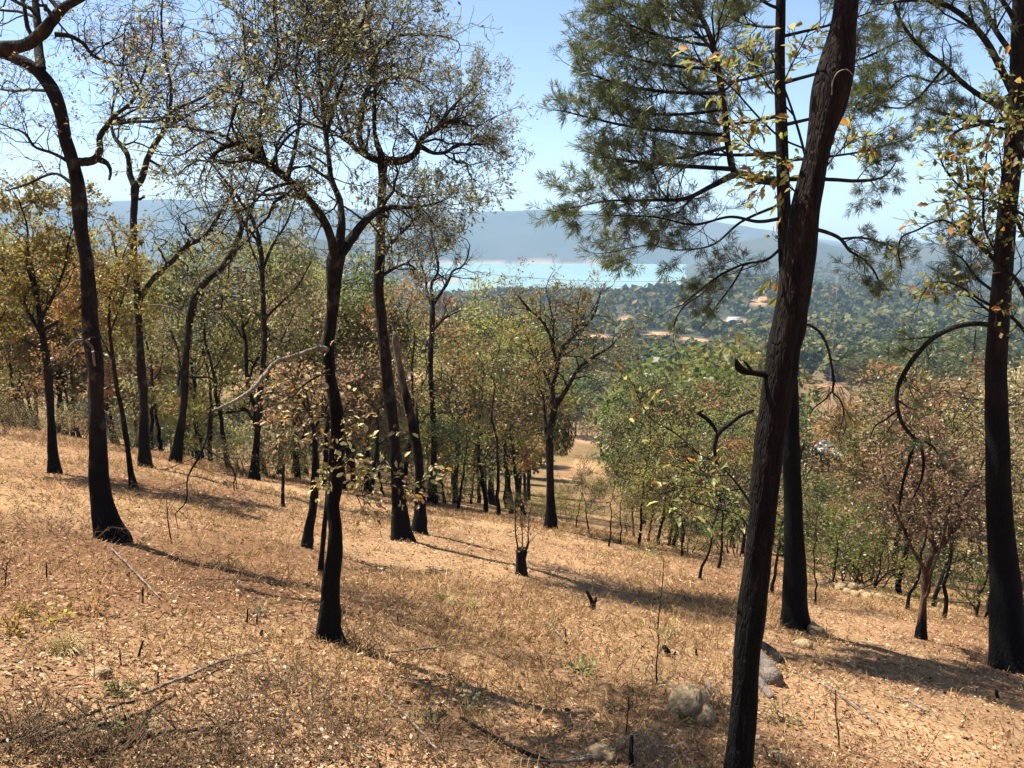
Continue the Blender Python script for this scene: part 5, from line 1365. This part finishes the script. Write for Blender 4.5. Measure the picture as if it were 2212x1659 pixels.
# upright charred stubs and stems
def stub(px, py, top, w, label, lean=0, name='burnt_stub', mat='charwood', cat='stub', tw=0):
    g = ground_at(px, py); Y = g[1]
    P, r = limb_path([(px, py + 6, w * 1.15), (px + lean * .4, py * .6 + top * .4, w), (px + lean, top, w * .8)], Y, jit=.15, step=max(4, (py - top) / 9))
    P = P - g; P[0, 2] -= .06; P = np.vstack([P, P[-1:]]); r = np.append(r, .001)
    root = obj(name, tube_mesh(name, [(P, r, 8)], .25), mat, None, tuple(g))
    tag(root, label, cat, 'charred stubs and stems')
for px, py, top, w, lean, lab in [
        (308, 1303, 1268, 5, 1, 'short charred stub in the litter left of the central oak'), (534, 1348, 1316, 5, 1, 'taller of two charred stubs left of the central oak foot'), (554, 1348, 1330, 5, 1, 'shorter of two charred stubs left of the central oak foot'),
        (563, 1378, 1362, 9, 3, 'stumpy charred knob beside the central oak foot'), (297, 1422, 1384, 6, 12, 'leaning charred stub at lower left'), (263, 1440, 1404, 4, -4, 'thin burnt stalk at lower left'), (341, 1480, 1452, 5, 1, 'charred stub near the lower left bark piece'),
        (768, 1335, 1320, 5, 14, 'slanting burnt twig right of the central oak'), (861, 1352, 1330, 4, -3, 'short burnt twig on the mid slope'), (1223, 1390, 1358, 4, -2, 'thin burnt twig in the middle of the slope'),
        (1364, 1659, 1590, 12, 1, 'black upright stub at the bottom right of centre'), (1505, 1418, 1402, 6, -1, 'small black stub left of the leaning pine'), (1280, 1316, 1275, 10, -14, 'V shaped burnt stump, left prong'),
        (1440, 1416, 1396, 14, -6, 'rounded black chunk above the boulder'), (1448, 1422, 1408, 6, 12, 'black slanting chip above the boulder'), (2155, 1508, 1492, 8, -2, 'small black stub near the edge pine'),
        (102, 1255, 1215, 4, -2, 'burnt twig far left of the thick oak foot'), (612, 1094, 1002, 9, 1, 'thin black burnt post standing left of the central oak'), (700, 985, 890, 5, 2, 'thin burnt pole behind the central oak')]:
    stub(px, py, top, w, lab, lean)
stub(1283, 1316, 1290, 8, 'V shaped burnt stump, right prong', 5)

def stem(px, py, top, w, lean, label, nl=14, col=(.30, .12, .06), L=.16, leafsize=.05, mat='leafdry', tx=5):
    g = ground_at(px, py); Y = g[1]; random.seed(int(px))
    root = thing('dry_seedling', label, 'seedling', tuple(g), 'seedlings on the slope')
    P, r = limb_path([(px, py + 5, w), (px + lean * .5, (py + top) / 2, w * .8), (px + lean, top, w * .5)], Y, jit=.6, step=max(5, (py - top) / 12))
    P = P - g
    obj('stem', tube_mesh('stem', [(P, r, 5)]), 'twig', root)
    W = Wood(); W.along(P, r, .45, 1, tx, L, 1, wig=.25, up=.03, seg=.05, nch=(0, 2))
    obj('branchwork', tube_mesh('branchwork', W.tubes), 'twig', root)
    V, Q = W.leaves(nl, leafsize, wide=.55)
    o = obj('crown', mkmesh('crown', V, Q, fattr={'tint': rng.random(len(Q))}), mat, root, color=col); o['kind'] = 'stuff'
stem(1422, 1362, 1205, 4, 12, 'tall thin sapling with a yellow leafy top bent left', 5, YGREEN)
stem(1815, 1618, 1490, 5, -10, 'thin dry weed stalk right of the leaning pine', 6)
stem(1355, 1590, 1500, 4, 3, 'thin reddish stalk left of the leaning pine', 5, (.3, .09, .05))
stem(372, 1175, 1080, 4, -12, 'thin dry stalk right of the thick left oak foot', 5)
stem(12, 1270, 1215, 4, 3, 'dry stalk at the left edge', 8)
stem(1420, 1480, 1370, 5, 4, 'thin black stalk above the boulder', 4)
stem(510, 1060, 1000, 4, 4, 'small dry stalk below the bowed oak', 5)

def weed(px, py, hpx, n, size, col, label, mat='leafgreen', spread=1.0, stems=7):
    g = ground_at(px, py); d = np.linalg.norm(g - EYE); h = hpx / F * d; random.seed(int(px + py))
    root = thing('leafy_weed', label, 'weed', tuple(g), 'green weeds on the slope')
    W = Wood()
    for k in range(stems):
        a = k * 2.4
        W.grow(Vector((0, 0, 0)), Vector((math.cos(a) * spread, math.sin(a) * spread, .8)).normalized(), h * random.uniform(.7, 1.2), .004, 1, wig=.2, up=.03, seg=h / 6, nch=(0, 2))
    obj('branchwork', tube_mesh('branchwork', W.tubes), 'twig', root)
    V, Q = W.leaves(n, size, wide=.55)
    o = obj('crown', mkmesh('crown', V, Q, fattr={'tint': rng.random(len(Q)) * .6}), mat, root, color=col); o['kind'] = 'stuff'
weed(1255, 1452, 36, 60, .06, (.34, .38, .13), 'pale green leafy weed in the middle of the slope')
weed(1385, 1205, 45, 120, .07, (.38, .40, .09), 'yellow green seedling on the slope below the forked oak', spread=1.4)
weed(1010, 1535, 40, 70, .05, (.36, .38, .20), 'grey green weed at lower centre')
weed(925, 1575, 36, 60, .045, (.16, .20, .08), 'dark green weed at the bottom left of centre')
weed(255, 1500, 30, 40, .05, (.12, .18, .05), 'small green weed at lower left')
weed(280, 1590, 44, 70, .05, (.24, .26, .12), 'dusty green weed in the bottom left corner brush')
weed(1420, 1480, 45, 90, .04, (.40, .38, .20), 'pale dry weed left of the boulder')
weed(1480, 1560, 25, 40, .04, (.45, .42, .10), 'yellowish weed in front of the boulder')
weed(1440, 1385, 45, 60, .05, (.30, .33, .10), 'green weed above the boulder')
weed(1690, 1560, 55, 120, .045, (.32, .30, .12), 'dusty weed right of the leaning pine foot', spread=1.4)
weed(110, 1345, 60, 120, .055, (.48, .36, .09), 'bright yellow fern at lower left', spread=1.3)
weed(30, 1370, 50, 110, .055, (.45, .30, .08), 'yellow fern at the left edge', spread=1.3)
weed(200, 1330, 45, 80, .055, (.42, .25, .07), 'orange yellow fern at lower left', spread=1.3)
weed(560, 1330, 26, 40, .05, (.30, .30, .18), 'grey green weed near the central oak foot')
weed(1660, 1645, 26, 20, .05, (.5, .5, .3), 'pale weed at the foot of the leaning pine')

def grass_tuft(px, py, wpx, label, n=420):
    g = ground_at(px, py); d = np.linalg.norm(g - EYE); L0 = wpx / F * d
    a = rng.uniform(0, 6.283, n); out = rng.uniform(.25, 1.0, n)
    t = np.linspace(0, 1, 6)
    tubes = []
    for k in range(n):
        L = L0 * rng.uniform(.4, 1.0)
        x = np.cos(a[k]) * out[k] * L * t * .8; y = np.sin(a[k]) * out[k] * L * t * .8
        z = L * (.75 * t - .62 * t * t * out[k] * 1.2)
        tubes.append((np.stack([x, y, z], 1) + np.append(rng.normal(0, .03, 2), 0), .0022 * (1 - .7 * t) + .0004, 3))
    o = obj('grass_tuft', tube_mesh('grass_tuft', tubes, smooth=False), 'tuft', None, tuple(g))
    tag(o, label, 'grass tuft', 'dry grass tufts')
M['tuft'] = mat_simple('tuft_straw', (.40, .29, .12), (.58, .45, .22), scale=9, bump=0)
grass_tuft(140, 1408, 75, 'arching dry grass tuft among the yellow ferns at lower left')
grass_tuft(960, 1300, 55, 'golden grass tuft right of the central oak', 260)
grass_tuft(1015, 1310, 45, 'pale golden grass tuft in the middle of the slope', 220)

# brush piles of dry stalks
def brush(px, py, wpx, hpx, n, label, mat='stalk', leaf=0):
    g = ground_at(px, py); d = np.linalg.norm(g - EYE); w = wpx / F * d; h = hpx / F * d; random.seed(int(px * 3 + py))
    W = Wood()
    for k in range(n):
        x = random.gauss(0, w * .3); y = random.gauss(0, w * .22)
        p = Vector(gpt(g[0] + x, g[1] + y) - g)
        dd = Vector((random.gauss(0, .8), random.gauss(0, .8), random.uniform(.2, 1.2))).normalized()
        W.grow(p, dd, h * random.uniform(.5, 1.3), random.uniform(.002, .005), 1, wig=.14, up=-.01, seg=h / 5, nch=(0, 2))
    root = thing('dry_brush', label, 'brush', tuple(g), 'dry brush')
    o = obj('branchwork', tube_mesh('branchwork', W.tubes), mat, root); o['kind'] = 'stuff'
    if leaf:
        V, Q = W.leaves(leaf, .05)
        o = obj('crown', mkmesh('crown', V, Q, fattr={'tint': rng.random(len(Q))}), 'leafdry', root, color=(.25, .14, .07)); o['kind'] = 'stuff'
brush(110, 1625, 330, 75, 300, 'tangle of dark dry stalks in the bottom left corner', leaf=320)
brush(430, 1640, 400, 70, 320, 'tangle of brown dry stalks along the bottom left', leaf=320)
brush(700, 1590, 420, 55, 260, 'thin brown brush below the central oak', leaf=240)
brush(600, 1480, 300, 45, 150, 'low dry brush at the foot of the central oak', leaf=40)
brush(1400, 1655, 120, 75, 70, 'dead grey brush by the black stub at the bottom', mat='dead')
brush(780, 1395, 110, 45, 60, 'dark brush heap right of the central oak foot')
brush(140, 1160, 200, 50, 70, 'low dry weeds left of the thick oak foot', leaf=80)
brush(520, 1090, 280, 50, 90, 'russet dry weeds on the upper slope', leaf=120)
brush(60, 960, 160, 60, 80, 'rusty dry weeds at the left edge of the slope', leaf=160)
brush(1560, 1530, 90, 70, 50, 'dry twiggy weeds between boulder and leaning pine')

# stumps
near_tree('burnt_stump', 'small black burnt stump with thin sprouts in the middle of the slope', (1127, 1243),
    [(1127, 1250, 27), (1127, 1230, 22), (1126, 1205, 21), (1127, 1190, 25), (1127, 1184, 22)],
    [dict(p=[(1120, 1190, 5), (1114, 1150, 4), (1113, 1110, 3), (1112, 1078, 2)], tw=(6, .35, 1, .3, 1), kw=KL),
     dict(p=[(1134, 1190, 8), (1140, 1180, 6), (1141, 1150, 3), (1143, 1110, 2)], dY=-.2, tw=(6, .35, 1, .2, 1), kw=KL),
     dict(p=[(1128, 1186, 4), (1128, 1150, 3), (1124, 1120, 2)], dY=.2, tw=(6, .35, 1, .2, 1), kw=KL)],
    bark='charwood', char_h=0, cat='stump', leaf=(90, .06, TAN, 'leaf'), seed=40, sink=.1)

# rocks
def rock(px, py, w, h, label, group=None, seed=0, mat='stone', sink=.25, name='rock', dpt=.8, sub=4, wild=.5):
    g = ground_at(px, py); d = np.linalg.norm(g - EYE)
    W_, H_ = w / F * d, h / F * d
    import bmesh
    bm = bmesh.new(); bmesh.ops.create_icosphere(bm, subdivisions=sub, radius=1)
    V = np.array([v.co[:] for v in bm.verts]); Fc = np.array([[v.index for v in f.verts] for f in bm.faces]); bm.free()
    n = V.copy()
    s = seed * 13.7
    k = 1 + wild * (fbm(n[:, 0] * 1.3 + s, n[:, 1] * 1.3 + n[:, 2] * 1.7 + s, 81, 4) * 2)
    q = np.round(n * 1.9 + rng.normal(0, .05, 3)) / 1.9
    V = V * .6 + unit(q) * .4
    V = V * k[:, None] * np.array([W_ * .5, W_ * .5 * dpt, H_ * .62])
    V = V + np.array([0, 0, H_ * (.5 - sink)])
    me = mkmesh(name, V, Fc, True)
    o = obj(name, me, mat, None, tuple(g)); o.rotation_euler = (0, 0, seed * 1.3)
    tag(o, label, 'rock', group)
rock(1490, 1545, 118, 84, 'pale tan boulder left of the leaning pine foot', seed=1, name='boulder', sink=.42)
rock(1300, 1640, 66, 40, 'half buried tan rock at the bottom of the slope', seed=2, sink=.45)
rock(1735, 1398, 40, 20, 'buff flat rock in the shade of the black pine', seed=3, sink=.4)
rock(1762, 1372, 34, 26, 'small rock at the foot of the black pine', seed=4)
rock(215, 1462, 46, 24, 'pale grey chunk of wood or stone at lower left', seed=9, sink=.35)
random.seed(3)
for k, (px, py, w, h) in enumerate([(1772, 1264, 20, 10), (1788, 1262, 24, 12), (1802, 1268, 18, 10), (1815, 1272, 26, 13), (1830, 1282, 20, 11), (1842, 1274, 26, 16), (1846, 1288, 22, 12), (1862, 1284, 18, 10), (1874, 1292, 22, 12), (1886, 1288, 16, 10), (1898, 1294, 22, 13), (1912, 1296, 14, 9), (1860, 1272, 16, 10), (1826, 1264, 18, 10)]):
    rock(px, py, w, h, 'pale stone in the low tumbled stone row at right', 'stones of the tumbled row', seed=20 + k, sink=.2, sub=2, name='row_stone')

# charred logs behind the leaning pine
M['logwood'] = mat_simple('weathered_log', (.07, .055, .045), (.22, .175, .14), scale=5, bump=.8)
def log(pts, label, mat='logwood', charred=.5, name='charred_log'):
    P = []; ra = []
    for q in pts:
        g = ground_at(q[0], q[1]); d = np.linalg.norm(g - EYE); r = q[2] * .5 / F * d
        P.append(g + np.array([0, 0, r * .7])); ra.append(r)
    P = np.array(P); A = spline(np.hstack([P, np.array(ra)[:, None]]), 16); g0 = P[0].copy()
    X = A[:, :3] - g0; r = A[:, 3].copy()
    X = np.vstack([X[:1], X, X[-1:]]); r = np.concatenate([[.01], r, [.01]])
    cf = lambda V: np.clip(fbm(V[:, 0] * 4, V[:, 1] * 4 + V[:, 2] * 5, 55, 3) * 5 + charred, 0, 1)
    o = obj(name, tube_mesh(name, [(X, r, 14)], .3, cf), mat, None, tuple(g0))
    tag(o, label, 'log', 'logs behind the leaning pine')
log([(1600, 1420, 36), (1640, 1450, 42), (1672, 1482, 36)], 'grey log end lying behind the leaning pine', charred=.2)
log([(1640, 1395, 14), (1662, 1415, 20), (1688, 1436, 16)], 'black charred log above the grey one', mat='charwood', charred=1)
log([(1625, 1470, 22), (1645, 1490, 20), (1665, 1510, 12)], 'short grey split log below the grey log end', charred=.3)
log([(1525, 1480, 10), (1538, 1496, 10), (1550, 1512, 6)], 'small grey stick of wood beside the boulder', charred=.2)

# ------------------------------------------------------------------ labels: tell look-alikes apart by their order in depth
ORD = ['nearest', 'second nearest', 'third nearest', 'fourth nearest', 'fifth nearest', 'sixth nearest', 'seventh nearest', 'eighth nearest', 'ninth nearest', 'tenth nearest']
same = {}
for o in COL.objects:
    if o.parent is None and 'label' in o.keys(): same.setdefault(o['label'], []).append(o)
for lab, lst in same.items():
    if len(lst) < 2: continue
    if lab.startswith('pale stone in'):
        lst.sort(key=lambda o: o.location.x / o.location.y)
        names = ['leftmost'] + ['%s from left' % w for w in ('second', 'third', 'fourth', 'fifth', 'sixth', 'seventh', 'eighth', 'ninth', 'tenth', 'eleventh', 'twelfth', 'thirteenth')] + ['rightmost']
    elif 'power' in lab or 'wire strung' in lab:
        lst.sort(key=lambda o: o.location.x); names = ['left strand', 'right strand']
    else:
        lst.sort(key=lambda o: o.location.y); names = ORD
    for k, o in enumerate(lst):
        if k < len(names): o['label'] = lab + ', ' + names[k]
